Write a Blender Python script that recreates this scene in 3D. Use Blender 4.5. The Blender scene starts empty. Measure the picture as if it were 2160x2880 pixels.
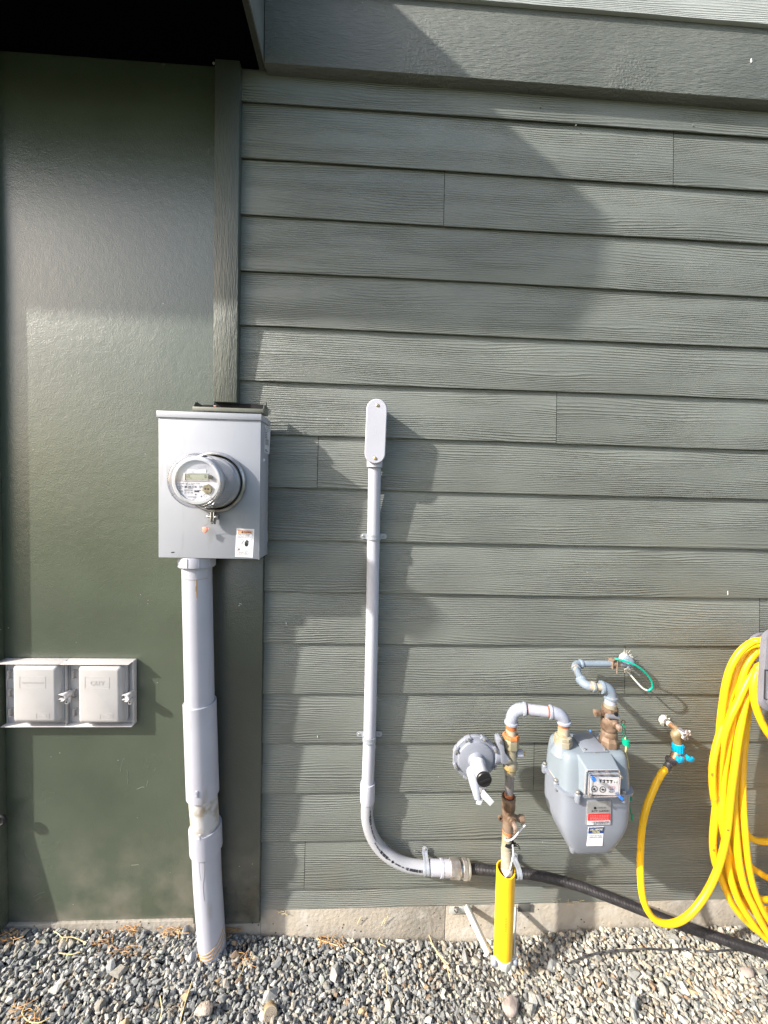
import bpy, bmesh, math, random
import numpy as np
from mathutils import Vector, Matrix
random.seed(7); np.random.seed(7)
sc = bpy.context.scene
COL = sc.collection
# ------------------------------------------------------------------ camera
F_PX, D_CAM, CAM_Z = 1082.0, 1.3157711, 1.55
pitch, yaw, roll = 0.04357098, -0.04398278, 0.02285214
_n = Vector((math.tan(yaw), math.tan(pitch), -1)).normalized()
_up = Vector((math.tan(roll), 1, 0)); _Z = (_up - _up.dot(_n) * _n).normalized()
_X = _n.cross(_Z)
CAMROT = Matrix((_X, _n, _Z))            # camera space -> world
CAMLOC = Vector((0, -D_CAM, CAM_Z))
cd = bpy.data.cameras.new('camera'); cam = bpy.data.objects.new('camera', cd); COL.objects.link(cam)
cam.matrix_world = Matrix.Translation(CAMLOC) @ CAMROT.to_4x4()
cd.sensor_fit = 'VERTICAL'; cd.sensor_height = 36; cd.lens = 36 * F_PX / 2880
cd.clip_start = 0.02; cd.clip_end = 500
sc.camera = cam
# ------------------------------------------------------------------ light
SUNV = Vector((2.4, 1.0, -1.68)).normalized()        # direction the light travels
w = bpy.data.worlds.new('World'); sc.world = w; w.use_nodes = True
nt = w.node_tree; nt.nodes.clear()
sky = nt.nodes.new('ShaderNodeTexSky'); sky.sky_type = 'NISHITA'; sky.sun_disc = False
sky.sun_elevation = math.asin(-SUNV.z); sky.sun_rotation = math.atan2(-SUNV.x, -SUNV.y)
sky.dust_density = 3.5; sky.air_density = 1.0; sky.ozone_density = 1.0; sky.altitude = 50
bg = nt.nodes.new('ShaderNodeBackground'); bg.inputs[1].default_value = 0.15
wo = nt.nodes.new('ShaderNodeOutputWorld')
nt.links.new(sky.outputs[0], bg.inputs[0]); nt.links.new(bg.outputs[0], wo.inputs[0])
ld = bpy.data.lights.new('sun', 'SUN'); ld.energy = 4.6; ld.angle = math.radians(1.3); ld.color = (1, 0.95, 0.885)
sun = bpy.data.objects.new('sun', ld); COL.objects.link(sun)
sun.rotation_mode = 'QUATERNION'; sun.rotation_quaternion = SUNV.to_track_quat('-Z', 'Y'); sun.location = (-3, -3, 4)
sc.view_settings.view_transform = 'Standard'; sc.view_settings.look = 'None'
sc.view_settings.exposure = 1.0; sc.view_settings.gamma = 1
# ------------------------------------------------------------------ helpers
def P(u, v, d=0.0):
    """photo pixel (2160x2880) -> world point d metres in front of the wall"""
    r = CAMROT @ Vector(((u - 1080) / F_PX, -(v - 1440) / F_PX, -1))
    t = (-d + D_CAM) / r.y
    return CAMLOC + r * t
def crop(x0, y0, s): return lambda x, y, d=0.0: P(x0 + x / s, y0 + y / s, d)
ORG = {}
def thing(name, label, cat, loc, group=None, kind=None):
    o = bpy.data.objects.new(name, None); COL.objects.link(o); o.location = loc
    o.empty_display_size = 0.05
    o['label'] = label; o['category'] = cat
    if group: o['group'] = group
    if kind: o['kind'] = kind
    ORG[o.name] = Vector(loc); return o
def tag(o, label=None, cat=None, group=None, kind=None):
    for k, val in (('label', label), ('category', cat), ('group', group), ('kind', kind)):
        if val: o[k] = val
    return o
def V3(a): return a if isinstance(a, Vector) else Vector(a)
def frame(axis, up=None):
    a = V3(axis).normalized()
    up = V3(up) if up is not None else (Vector((0, 0, 1)) if abs(a.z) < 0.9 else Vector((1, 0, 0)))
    x = up.cross(a)
    if x.length < 1e-6: x = Vector((1, 0, 0)).cross(a)
    x.normalize(); y = a.cross(x); return x, y, a
def catmull(pts, n=8, closed=False):
    pts = [V3(p) for p in pts]; out = []; N = len(pts)
    for i in range(N if closed else N - 1):
        p1, p2 = pts[i], pts[(i + 1) % N]
        p0 = pts[(i - 1) % N] if (closed or i > 0) else p1 * 2 - p2
        p3 = pts[(i + 2) % N] if (closed or i + 2 < N) else p2 * 2 - p1
        for k in range(n):
            t = k / n
            out.append(0.5 * ((2 * p1) + (p2 - p0) * t + (2 * p0 - 5 * p1 + 4 * p2 - p3) * t * t + (3 * p1 - p0 - 3 * p2 + p3) * t ** 3))
    if not closed: out.append(pts[-1])
    return out
class MB:
    def __init__(s): s.v = []; s.f = []
    def add(s, vs, fs):
        b = len(s.v); s.v += [tuple(v) for v in vs]; s.f += [tuple(b + i for i in f) for f in fs]; return s
    def hexa(s, q0, q1):
        """q0, q1: two matching quads (4 points each)"""
        return s.add(list(q0) + list(q1), [(3, 2, 1, 0), (4, 5, 6, 7), (0, 1, 5, 4), (1, 2, 6, 5), (2, 3, 7, 6), (3, 0, 4, 7)])
    def box(s, a, b):
        x0, y0, z0 = a; x1, y1, z1 = b
        return s.hexa([(x0, y0, z0), (x1, y0, z0), (x1, y1, z0), (x0, y1, z0)], [(x0, y0, z1), (x1, y0, z1), (x1, y1, z1), (x0, y1, z1)])
    def obox(s, c, ax, ay, az):
        c, ax, ay, az = map(V3, (c, ax, ay, az))
        q = lambda k: [c + i * ax + j * ay + k * az for i, j in ((-1, -1), (1, -1), (1, 1), (-1, 1))]
        return s.hexa(q(-1), q(1))
    def prism(s, outline, vec):
        o = [V3(p) for p in outline]; n = len(o); vec = V3(vec)
        vs = o + [p + vec for p in o]
        fs = [tuple(range(n))[::-1], tuple(range(n, 2 * n))] + [(i, (i + 1) % n, n + (i + 1) % n, n + i) for i in range(n)]
        return s.add(vs, fs)
    def lathe(s, o, axis, prof, seg=32, up=None, sx=1, sy=1, a0=0.0):
        o = V3(o); x, y, a = frame(axis, up); vs = []; fs = []
        for r, h in prof:
            for k in range(seg):
                t = 2 * math.pi * k / seg + a0
                vs.append(o + a * h + x * (r * sx * math.cos(t)) + y * (r * sy * math.sin(t)))
        for i in range(len(prof) - 1):
            for k in range(seg):
                k2 = (k + 1) % seg
                fs.append((i * seg + k, i * seg + k2, (i + 1) * seg + k2, (i + 1) * seg + k))
        if prof[0][0] > 1e-7: fs.append(tuple(range(seg))[::-1])
        if prof[-1][0] > 1e-7: fs.append(tuple((len(prof) - 1) * seg + k for k in range(seg)))
        return s.add(vs, fs)
    def cyl(s, a, b, r, seg=24, r2=None):
        a, b = V3(a), V3(b); d = b - a
        return s.lathe(a, d, [(r, 0), (r2 if r2 else r, d.length)], seg)
    def hexnut(s, a, b, r, seg=6, up=None):
        a, b = V3(a), V3(b); d = b - a; L = d.length
        return s.lathe(a, d, [(r * .9, 0), (r, L * .12), (r, L * .88), (r * .9, L)], seg, up)
    def tube(s, pts, r, seg=12, closed=False, flat=None):
        pts = [V3(p) for p in pts]; N = len(pts)
        if callable(r): rr = [r(i / (N - 1)) for i in range(N)]
        elif isinstance(r, (list, tuple)): rr = r
        else: rr = [r] * N
        tang = []
        for i in range(N):
            if closed: t = pts[(i + 1) % N] - pts[(i - 1) % N]
            else: t = pts[min(i + 1, N - 1)] - pts[max(i - 1, 0)]
            tang.append(t.normalized() if t.length > 1e-9 else Vector((0, 0, 1)))
        x, y, _ = frame(tang[0]); vs = []; fs = []; prev = tang[0]
        for i in range(N):
            q = prev.rotation_difference(tang[i]); x = (q @ x); x = (x - x.dot(tang[i]) * tang[i]).normalized(); y = tang[i].cross(x); prev = tang[i]
            for k in range(seg):
                a = 2 * math.pi * k / seg
                vs.append(pts[i] + rr[i] * (math.cos(a) * x + math.sin(a) * y))
        M = N if closed else N - 1
        for i in range(M):
            j = (i + 1) % N
            for k in range(seg):
                k2 = (k + 1) % seg
                fs.append((i * seg + k, i * seg + k2, j * seg + k2, j * seg + k))
        if not closed:
            fs.append(tuple(range(seg))[::-1]); fs.append(tuple((N - 1) * seg + k for k in range(seg)))
        return s.add(vs, fs)
    def loft(s, rings, cap=True):
        n = len(rings[0]); vs = [p for r in rings for p in r]; fs = []
        for i in range(len(rings) - 1):
            for k in range(n):
                k2 = (k + 1) % n; fs.append((i * n + k, i * n + k2, (i + 1) * n + k2, (i + 1) * n + k))
        if cap: fs.append(tuple(range(n))[::-1]); fs.append(tuple((len(rings) - 1) * n + k for k in range(n)))
        return s.add(vs, fs)
    def build(s, name, mt, parent=None, bevel=0, sharp=32, origin=None, uv=None, segs=2, sub=0):
        org = ORG[parent.name] if parent is not None else V3(origin if origin is not None else s.v[0])
        me = bpy.data.meshes.new(name)
        me.from_pydata([tuple(Vector(v) - org) for v in s.v], [], s.f)
        bm = bmesh.new(); bm.from_mesh(me)
        bmesh.ops.recalc_face_normals(bm, faces=bm.faces)
        if bevel:
            es = [e for e in bm.edges if len(e.link_faces) == 2 and e.calc_face_angle(0) > math.radians(25)]
            bmesh.ops.bevel(bm, geom=es, offset=bevel, segments=segs, profile=.5, affect='EDGES', clamp_overlap=True)
        bm.to_mesh(me); bm.free()
        if sharp: me.shade_smooth(); me.set_sharp_from_angle(angle=math.radians(sharp))
        if uv:
            ul = me.uv_layers.new(name='UVMap')
            for l in me.loops: ul.data[l.index].uv = uv[l.vertex_index]
        o = bpy.data.objects.new(name, me); COL.objects.link(o)
        me.materials.append(mt)
        if parent is not None: o.parent = parent
        else: o.location = org
        ORG[o.name] = org
        if sub:
            m = o.modifiers.new('sub', 'SUBSURF'); m.levels = sub; m.render_levels = sub
        return o
def build_each(mb, name, mt, parent, **kw):
    """one object per loose piece of mb"""
    par = list(range(len(mb.v)))
    def find(i):
        while par[i] != i: par[i] = par[par[i]]; i = par[i]
        return i
    for f in mb.f:
        for k in f[1:]: par[find(f[0])] = find(k)
    groups = {}
    for f in mb.f: groups.setdefault(find(f[0]), []).append(f)
    for fs in groups.values():
        ids = sorted({i for f in fs for i in f}); mp = {i: k for k, i in enumerate(ids)}
        m = MB(); m.v = [mb.v[i] for i in ids]; m.f = [tuple(mp[i] for i in f) for f in fs]; o = m.build(name, mt, parent, **kw)
    return o
# -- materials
MATS = {}
def mat(name, c, rough=.5, metal=0.0, c2=None, nscale=8, ndet=4, nlo=.4, nhi=.65, bump=0, bscale=200, bdist=.001, stretch=(1, 1, 1),
        c3=None, n3scale=30, n3lo=.6, n3hi=.68, coat=0, rvar=0, trans=0, ior=1.45, spec=.5, alpha=1, n3stretch=(1, 1, 1)):
    if name in MATS: return MATS[name]
    m = bpy.data.materials.new(name); MATS[name] = m; m.use_nodes = True
    t = m.node_tree; N = t.nodes; L = t.links; b = N['Principled BSDF']
    b.inputs['Roughness'].default_value = rough; b.inputs['Metallic'].default_value = metal
    b.inputs['Base Color'].default_value = (*c, 1); b.inputs['IOR'].default_value = ior
    b.inputs['Specular IOR Level'].default_value = spec
    if coat: b.inputs['Coat Weight'].default_value = coat; b.inputs['Coat Roughness'].default_value = .15
    if trans: b.inputs['Transmission Weight'].default_value = trans
    tc = N.new('ShaderNodeTexCoord')
    def noise(scale, det, st):
        mp = N.new('ShaderNodeMapping'); mp.inputs['Scale'].default_value = st; L.new(tc.outputs['Object'], mp.inputs[0])
        n = N.new('ShaderNodeTexNoise'); n.inputs['Scale'].default_value = scale; n.inputs['Detail'].default_value = det
        L.new(mp.outputs[0], n.inputs['Vector']); return n.outputs['Fac']
    def ramp(src, lo, hi):
        r = N.new('ShaderNodeMapRange'); r.inputs[1].default_value = lo; r.inputs[2].default_value = hi; L.new(src, r.inputs[0]); return r.outputs[0]
    cur = None
    def mix(fac, a, bb):
        x = N.new('ShaderNodeMix'); x.data_type = 'RGBA'; L.new(fac, x.inputs['Factor'])
        if isinstance(a, tuple): x.inputs['A'].default_value = (*a, 1)
        else: L.new(a, x.inputs['A'])
        x.inputs['B'].default_value = (*bb, 1); return x.outputs['Result']
    cur = c
    if c2: cur = mix(ramp(noise(nscale, ndet, stretch), nlo, nhi), cur, c2)
    if c3: cur = mix(ramp(noise(n3scale, 6, n3stretch), n3lo, n3hi), cur, c3)
    if not isinstance(cur, tuple): L.new(cur, b.inputs['Base Color'])
    if rvar:
        r = N.new('ShaderNodeMapRange'); r.inputs[3].default_value = rough - rvar; r.inputs[4].default_value = rough + rvar
        L.new(noise(nscale * 3, 4, (1, 1, 1)), r.inputs[0]); L.new(r.outputs[0], b.inputs['Roughness'])
    if bump:
        bp = N.new('ShaderNodeBump'); bp.inputs['Strength'].default_value = bump; bp.inputs['Distance'].default_value = bdist
        L.new(noise(bscale, 4, stretch), bp.inputs['Height']); L.new(bp.outputs[0], b.inputs['Normal'])
    return m
def text_mb(mb, s, o, ex, ey, w=None, h=None, align='C', thick=.0002, bold=0):
    """add a line of lettering to mb: o = anchor on the surface, ex / ey unit vectors, h letter height, w full width"""
    fc = bpy.data.curves.new('t', 'FONT'); fc.body = s; fc.size = 1; fc.offset = bold; fc.resolution_u = 2
    ob = bpy.data.objects.new('t', fc); COL.objects.link(ob)
    dg = bpy.context.evaluated_depsgraph_get(); me = bpy.data.meshes.new_from_object(ob.evaluated_get(dg))
    co = np.array([v.co[:] for v in me.vertices]) if len(me.vertices) else np.zeros((1, 3))
    mn, mx = co.min(0), co.max(0); sy = h / max(mx[1] - mn[1], .01); sx = (w / (mx[0] - mn[0])) if w else sy
    o, ex, ey = V3(o), V3(ex), V3(ey); ez = ex.cross(ey)
    ax = {'C': (mn[0] + mx[0]) / 2, 'L': mn[0], 'R': mx[0]}[align]; cy = (mn[1] + mx[1]) / 2
    vs = [o + ex * ((c[0] - ax) * sx) + ey * ((c[1] - cy) * sy) + ez * thick for c in co]
    mb.add(vs, [tuple(p.vertices) for p in me.polygons])
    bpy.data.objects.remove(ob); bpy.data.meshes.remove(me); bpy.data.curves.remove(fc)
class Plane2:
    """a small flat label plane defined by its 4 corners TL, TR, BR, BL (world); s, t in 0..1"""
    def __init__(s, tl, tr, br, bl, off=.0004):
        s.c = [V3(p) for p in (tl, tr, br, bl)]
        s.n = (s.c[1] - s.c[0]).cross(s.c[3] - s.c[0]).normalized() * -1; s.off = off
        s.ex = (s.c[1] - s.c[0]).normalized(); s.ey = (s.c[0] - s.c[3]).normalized(); s.ey = (s.ey - s.ey.dot(s.ex) * s.ex).normalized()
        s.W = (s.c[1] - s.c[0]).length; s.H = (s.c[3] - s.c[0]).length
        if s.n.dot(s.ex.cross(s.ey)) < 0: s.n = -s.n
    def at(s, a, b, k=0.0):
        top = s.c[0].lerp(s.c[1], a); bot = s.c[3].lerp(s.c[2], a); return top.lerp(bot, b) + s.n * (s.off * (1 + k))
    def rect(s, mb, a0, b0, a1, b1, k=0.0, th=.0004):
        q = [s.at(a0, b0, k), s.at(a1, b0, k), s.at(a1, b1, k), s.at(a0, b1, k)]
        mb.hexa([p - s.n * th for p in q], q)
    def text(s, mb, txt, a, b, w, h, k=0.0, align='C', bold=0):
        text_mb(mb, txt, s.at(a, b, k), s.ex, s.ey, w * s.W if w else None, h * s.H, align, 0, bold)
# ------------------------------------------------------------------ shared materials
GREEN = (0.170, 0.184, 0.163)
def wall_mat(name, base, kind):
    m = bpy.data.materials.new(name); m.use_nodes = True; t = m.node_tree; N = t.nodes; L = t.links; b = N['Principled BSDF']
    def node(ty, **kw):
        n = N.new(ty)
        for k, val in kw.items(): setattr(n, k, val)
        return n
    def math_(op, a, bb=None, c=None):
        n = node('ShaderNodeMath', operation=op)
        for i, q in enumerate((a, bb, c)):
            if q is None: continue
            if isinstance(q, (int, float)): n.inputs[i].default_value = q
            else: L.new(q, n.inputs[i])
        return n.outputs[0]
    tc = node('ShaderNodeTexCoord'); src = tc.outputs['UV'] if kind == 'siding' else tc.outputs['Object']
    def noise(st, det=3, rough=.5):
        mp = node('ShaderNodeMapping'); mp.inputs['Scale'].default_value = st; L.new(src, mp.inputs[0])
        n = node('ShaderNodeTexNoise'); n.inputs['Scale'].default_value = 1; n.inputs['Detail'].default_value = det
        n.inputs['Roughness'].default_value = rough; L.new(mp.outputs[0], n.inputs['Vector']); return n.outputs['Fac']
    def mr(s_, a, bb, c=0., d=1., smooth=False):
        r = node('ShaderNodeMapRange'); L.new(s_, r.inputs[0])
        if smooth: r.interpolation_type = 'SMOOTHSTEP'
        for i, q in enumerate((a, bb, c, d)): r.inputs[i + 1].default_value = q
        return r.outputs[0]
    b.inputs['Base Color'].default_value = (*base, 1); b.inputs['Roughness'].default_value = .42; b.inputs['IOR'].default_value = 1.82 if kind == 'panel' else 1.6 if kind == 'rough' else 1.66
    if kind == 'siding':
        sep = node('ShaderNodeSeparateXYZ'); L.new(src, sep.inputs[0])
        big = noise((1.1, 8, 1), 1.5); mid = noise((7, 45, 1), 3, .6); fine = noise((22, 520, 1), 3, .6)
        ph = math_('ADD', math_('MULTIPLY', sep.outputs[1], 820.), math_('ADD', math_('MULTIPLY', big, 62.), math_('MULTIPLY', mid, 7.)))
        s1 = math_('SINE', ph); ridge = math_('POWER', math_('MULTIPLY_ADD', s1, .5, .5), 2.2)
        msk = mr(noise((2.2, 16, 5), 2), .36, .62, .12, 1.0)
        h = math_('ADD', math_('MULTIPLY', ridge, msk), math_('MULTIPLY', fine, .7))
        bd, bs = .0022, .95
    elif kind == 'panel':
        h = math_('ADD', noise((260, 260, 260), 4, .6), math_('MULTIPLY', noise((40, 40, 40), 3), .9)); bd, bs = .0008, .9
    elif kind == 'rough':      # vertical rough-sawn
        h = math_('ADD', noise((330, 100, 34), 3, .6), math_('MULTIPLY', noise((90, 60, 14), 3), .8)); bd, bs = .0028, .9
    else:                      # horizontal rough band board
        h = math_('ADD', noise((42, 100, 260), 3, .6), math_('MULTIPLY', noise((14, 60, 60), 3), .9))
        ki = math_('MULTIPLY', mr(noise((3, 3, 3), 1), .6, .7), noise((120, 100, 90), 4)); h = math_('ADD', h, math_('MULTIPLY', ki, .8)); bd, bs = .0050, .9
    bp = node('ShaderNodeBump'); bp.inputs['Strength'].default_value = bs; bp.inputs['Distance'].default_value = bd
    L.new(h, bp.inputs['Height']); L.new(bp.outputs[0], b.inputs['Normal'])
    # dust, faint fading and white nicks
    mx = node('ShaderNodeMix', data_type='RGBA'); L.new(mr(noise((2.5, 3, 3), 4), .35, .7), mx.inputs['Factor'])
    mx.inputs['A'].default_value = (*[q * .88 for q in base], 1); mx.inputs['B'].default_value = (*[q * 1.12 + .006 for q in base], 1)
    vor = node('ShaderNodeTexVoronoi'); vor.inputs['Scale'].default_value = 26 if kind != 'siding' else 15; L.new(src, vor.inputs['Vector'])
    nick = math_('MULTIPLY', math_('LESS_THAN', vor.outputs['Distance'], .035 if kind != 'siding' else .03), mr(noise((9, 9, 9), 2), .53, .56))
    mx2 = node('ShaderNodeMix', data_type='RGBA'); L.new(nick, mx2.inputs['Factor']); L.new(mx.outputs['Result'], mx2.inputs['A'])
    mx2.inputs['B'].default_value = (.42, .43, .4, 1)
    so_ = node('ShaderNodeSeparateXYZ'); L.new(tc.outputs['Object'], so_.inputs[0])
    dn = node('ShaderNodeTexNoise'); dn.inputs['Scale'].default_value = 9; dn.inputs['Detail'].default_value = 6; L.new(tc.outputs['Object'], dn.inputs['Vector'])
    dirt = math_('MULTIPLY', mr(so_.outputs[2], .0, .42, .75, 0.), mr(dn.outputs['Fac'], .4, .68))
    mx3 = node('ShaderNodeMix', data_type='RGBA'); L.new(dirt, mx3.inputs['Factor']); L.new(mx2.outputs['Result'], mx3.inputs['A']); mx3.inputs['B'].default_value = (.2, .18, .145, 1)
    L.new(mx3.outputs['Result'], b.inputs['Base Color'])
    L.new(mr(noise((5, 5, 5), 3), .3, .7, *((.21, .28) if kind == 'panel' else (.36, .5))), b.inputs['Roughness'])
    return m
m_siding = wall_mat('clapboard_paint', GREEN, 'siding')
m_upper = wall_mat('upper_clapboard_glare', (.36, .385, .36), 'siding')  # same paint as the siding, sky glare put into a lighter base colour
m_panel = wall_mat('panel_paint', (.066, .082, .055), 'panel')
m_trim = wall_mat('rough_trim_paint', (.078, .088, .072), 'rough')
m_band = wall_mat('band_board_paint', (.115, .125, .108), 'band')
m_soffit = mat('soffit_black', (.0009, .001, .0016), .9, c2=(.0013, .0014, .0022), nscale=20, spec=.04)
m_rake = mat('rake_board', (.2, .21, .19), .6, c2=(.15, .16, .14), nscale=12, bump=.3, bscale=120)
m_dark = mat('dark_gap', (.01, .01, .01), .9)
m_conc = mat('concrete', (.35, .31, .25), .9, c2=(.24, .22, .185), nscale=7, ndet=6, nlo=.42, nhi=.66, bump=.8, bscale=70, bdist=.004, c3=(.41, .38, .33), n3scale=14, n3lo=.5, n3hi=.75)
# concrete pits
_t = m_conc.node_tree; _b = _t.nodes['Principled BSDF']
_tc = _t.nodes.new('ShaderNodeTexCoord'); _v = _t.nodes.new('ShaderNodeTexVoronoi'); _v.inputs['Scale'].default_value = 34
_lt = _t.nodes.new('ShaderNodeMath'); _lt.operation = 'LESS_THAN'; _lt.inputs[1].default_value = .1
_mx = _t.nodes.new('ShaderNodeMix'); _mx.data_type = 'RGBA'; _mx.inputs['B'].default_value = (.06, .05, .04, 1)
_t.links.new(_tc.outputs['Object'], _v.inputs['Vector']); _t.links.new(_v.outputs['Distance'], _lt.inputs[0]); _t.links.new(_lt.outputs[0], _mx.inputs['Factor'])
_t.links.new(_b.inputs['Base Color'].links[0].from_socket, _mx.inputs['A']); _t.links.new(_mx.outputs['Result'], _b.inputs['Base Color'])
# ------------------------------------------------------------------ ground
_gp = [P(u, v, 0) for u, v in ((60, 2608), (300, 2613), (540, 2620), (750, 2628), (1000, 2636), (1250, 2644), (1400, 2640), (1550, 2618), (1700, 2606), (2100, 2601))]
GX, GZ_ = [-3.0] + [p.x for p in _gp] + [3.0], [_gp[0].z + .003] + [p.z + (.003 if p.x < -.4 else -.002) for p in _gp] + [_gp[-1].z - .002]
def gz(x): return float(np.interp(x, GX, GZ_))
def ground():
    g = MB(); xs = [-60, -8, -3, 0, 3, 8, 60]; ys = [-60, -20, -6, -3, -1, 0.0]
    for y in ys:
        for x in xs: g.v.append((x, y, gz(max(-3, min(3, x))) - .03))
    n = len(xs)
    for j in range(len(ys) - 1):
        for i in range(n - 1): g.f.append((j * n + i, j * n + i + 1, (j + 1) * n + i + 1, (j + 1) * n + i))
    m = mat('soil', (.07, .065, .055), .95, c2=(.12, .115, .1), nscale=60, ndet=6, nlo=.35, nhi=.65, bump=.8, bscale=90, bdist=.01)
    o = g.build('ground', m, origin=(0, 0, 0), sharp=0); tag(o, 'bare soil yard under the gravel in front of the wall', 'ground', kind='structure')
    bounce_lawn = MB().add([(-60, -60, .02), (60, -60, .02), (60, -3.2, .02), (-60, -3.2, .02)], [(0, 1, 2, 3)])  # unseen grass sheet, added to dim and green the bounce light
    ml = mat('bounce_lawn', (.035, .06, .018), .9, c2=(.06, .08, .03), nscale=30, bump=.8, bscale=80, bdist=.02)
    o = bounce_lawn.build('bounce_lawn', ml, origin=(0, -10, 0), sharp=0); tag(o, 'unseen grass plane added behind the viewpoint to lower and green the bounce light', 'bounce_lawn', kind='structure')
ground()
def gravel():
    rng = np.random.default_rng(3); variants = []
    for k in range(14):
        pts = rng.normal(size=(15 if k % 2 else 11, 3)); pts /= np.linalg.norm(pts, axis=1)[:, None]
        pts *= rng.uniform(.78, 1.1, (len(pts), 1)); pts *= np.array([1.2, rng.uniform(.7, 1.0), rng.uniform(.42, .72)])
        bm = bmesh.new()
        for p in pts: bm.verts.new(p)
        r = bmesh.ops.convex_hull(bm, input=bm.verts); bmesh.ops.delete(bm, geom=[e for e in r['geom_interior'] if isinstance(e, bmesh.types.BMVert)], context='VERTS')
        bmesh.ops.triangulate(bm, faces=bm.faces)
        bm.verts.index_update(); v = np.array([q.co[:] for q in bm.verts]); f = np.array([[q.index for q in fc.verts] for fc in bm.faces]); bm.free()
        variants.append((v, f))
    C, R = [], []
    def layer(sp, z0, zj, r0, r1, keep=1.0, x0=-2.3, x1=2.7, y0=-1.0):
        nx = int((x1 - x0) / sp); ny = int(-y0 / sp)
        gx, gy = np.meshgrid(np.arange(nx), np.arange(ny)); x = x0 + (gx + rng.uniform(0, 1, gx.shape)) * sp; y = y0 + (gy + rng.uniform(0, 1, gx.shape)) * sp
        x, y = x.ravel(), y.ravel(); k = rng.uniform(size=x.shape) < keep; x, y = x[k], y[k]
        n = len(x); r = r0 + (r1 - r0) * rng.beta(1.6, 4.0, n)
        y = np.minimum(y, -.002 - r * .4)
        und = .006 * np.sin(x * 5 + 1.3) * np.cos(y * 7) + .004 * np.sin(x * 13 + y * 9)
        heap = .004 * np.exp(-((y + .02) / .05) ** 2)
        z = np.interp(x, GX, GZ_) - .003 + .010 * np.exp(-(((x + .478) / .09) ** 2 + ((y + .1) / .07) ** 2)) + z0 + und * np.clip(-y * 12, .2, 1) + heap + rng.uniform(-zj, zj, n)
        C.append(np.stack([x, y, z], 1)); R.append(r)
    layer(.0135, -.012, .003, .009, .016); layer(.0125, -.004, .003, .0065, .015); layer(.0165, .003, .003, .006, .0165, .8); layer(.09, .005, .002, .016, .028, .55)
    C = np.concatenate(C); R = np.concatenate(R); n = len(C)
    vi = rng.integers(0, len(variants), n)
    # random orientations, mostly lying flat
    az = rng.uniform(0, 2 * np.pi, n); tilt = np.abs(rng.normal(0, .55, n)); ta = rng.uniform(0, 2 * np.pi, n)
    ca, sa = np.cos(az), np.sin(az); Z0 = np.zeros(n); O1 = np.ones(n)
    Rz = np.stack([ca, -sa, Z0, sa, ca, Z0, Z0, Z0, O1], 1).reshape(-1, 3, 3)
    kx, ky = np.cos(ta), np.sin(ta); ct, st = np.cos(tilt), np.sin(tilt); v1 = 1 - ct
    Rt = np.stack([ct + kx * kx * v1, kx * ky * v1, ky * st, kx * ky * v1, ct + ky * ky * v1, -kx * st, -ky * st, kx * st, ct], 1).reshape(-1, 3, 3)
    Rm = Rt @ Rz
    pal = .98 * np.array([[.20, .215, .225], [.145, .16, .175], [.27, .285, .29], [.235, .225, .2], [.33, .31, .265], [.11, .125, .14], [.4, .4, .385], [.2, .14, .095], [.27, .3, .27], [.52, .5, .46], [.3, .22, .13]])
    pw = np.array([.2, .17, .17, .13, .09, .09, .06, .02, .04, .02, .01])
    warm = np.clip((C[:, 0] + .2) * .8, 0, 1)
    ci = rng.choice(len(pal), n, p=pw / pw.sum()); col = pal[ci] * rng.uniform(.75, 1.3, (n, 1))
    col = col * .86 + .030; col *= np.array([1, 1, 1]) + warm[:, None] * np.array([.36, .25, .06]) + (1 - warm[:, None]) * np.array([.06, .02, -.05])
    VV, FF, CC = [], [], []; base = 0
    for k, (v, f) in enumerate(variants):
        s = np.where(vi == k)[0]
        if not len(s): continue
        pts = np.einsum('nij,vj->nvi', Rm[s], v) * R[s][:, None, None] + C[s][:, None, :]
        VV.append(pts.reshape(-1, 3)); nv = len(v)
        FF.append((f[None] + (base + np.arange(len(s)) * nv)[:, None, None]).reshape(-1, 3)); base += len(s) * nv
        CC.append(np.repeat(col[s], nv, axis=0))
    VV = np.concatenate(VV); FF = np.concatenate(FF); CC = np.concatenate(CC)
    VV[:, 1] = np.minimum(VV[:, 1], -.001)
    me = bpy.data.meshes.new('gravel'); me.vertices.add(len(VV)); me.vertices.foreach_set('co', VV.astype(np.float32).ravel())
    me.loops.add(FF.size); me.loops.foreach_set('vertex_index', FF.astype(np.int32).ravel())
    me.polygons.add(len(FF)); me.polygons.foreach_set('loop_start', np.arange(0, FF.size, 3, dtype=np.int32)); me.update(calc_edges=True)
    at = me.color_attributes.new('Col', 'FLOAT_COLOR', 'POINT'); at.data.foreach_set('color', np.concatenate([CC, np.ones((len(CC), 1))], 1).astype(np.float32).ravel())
    me.shade_flat()
    m = bpy.data.materials.new('gravel_stone'); m.use_nodes = True; t = m.node_tree; N = t.nodes; L = t.links; b = N['Principled BSDF']; b.inputs['Roughness'].default_value = .8
    a = N.new('ShaderNodeVertexColor'); a.layer_name = 'Col'; tc = N.new('ShaderNodeTexCoord')
    nz = N.new('ShaderNodeTexNoise'); nz.inputs['Scale'].default_value = 160; nz.inputs['Detail'].default_value = 5; L.new(tc.outputs['Object'], nz.inputs['Vector'])
    r = N.new('ShaderNodeMapRange'); r.inputs[3].default_value = .6; r.inputs[4].default_value = 1.45; L.new(nz.outputs['Fac'], r.inputs[0])
    mm = N.new('ShaderNodeVectorMath'); mm.operation = 'SCALE'; L.new(a.outputs[0], mm.inputs[0]); L.new(r.outputs[0], mm.inputs['Scale']); L.new(mm.outputs[0], b.inputs['Base Color'])
    bp = N.new('ShaderNodeBump'); bp.inputs['Strength'].default_value = .5; bp.inputs['Distance'].default_value = .002; L.new(nz.outputs['Fac'], bp.inputs['Height']); L.new(bp.outputs[0], b.inputs['Normal'])
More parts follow.
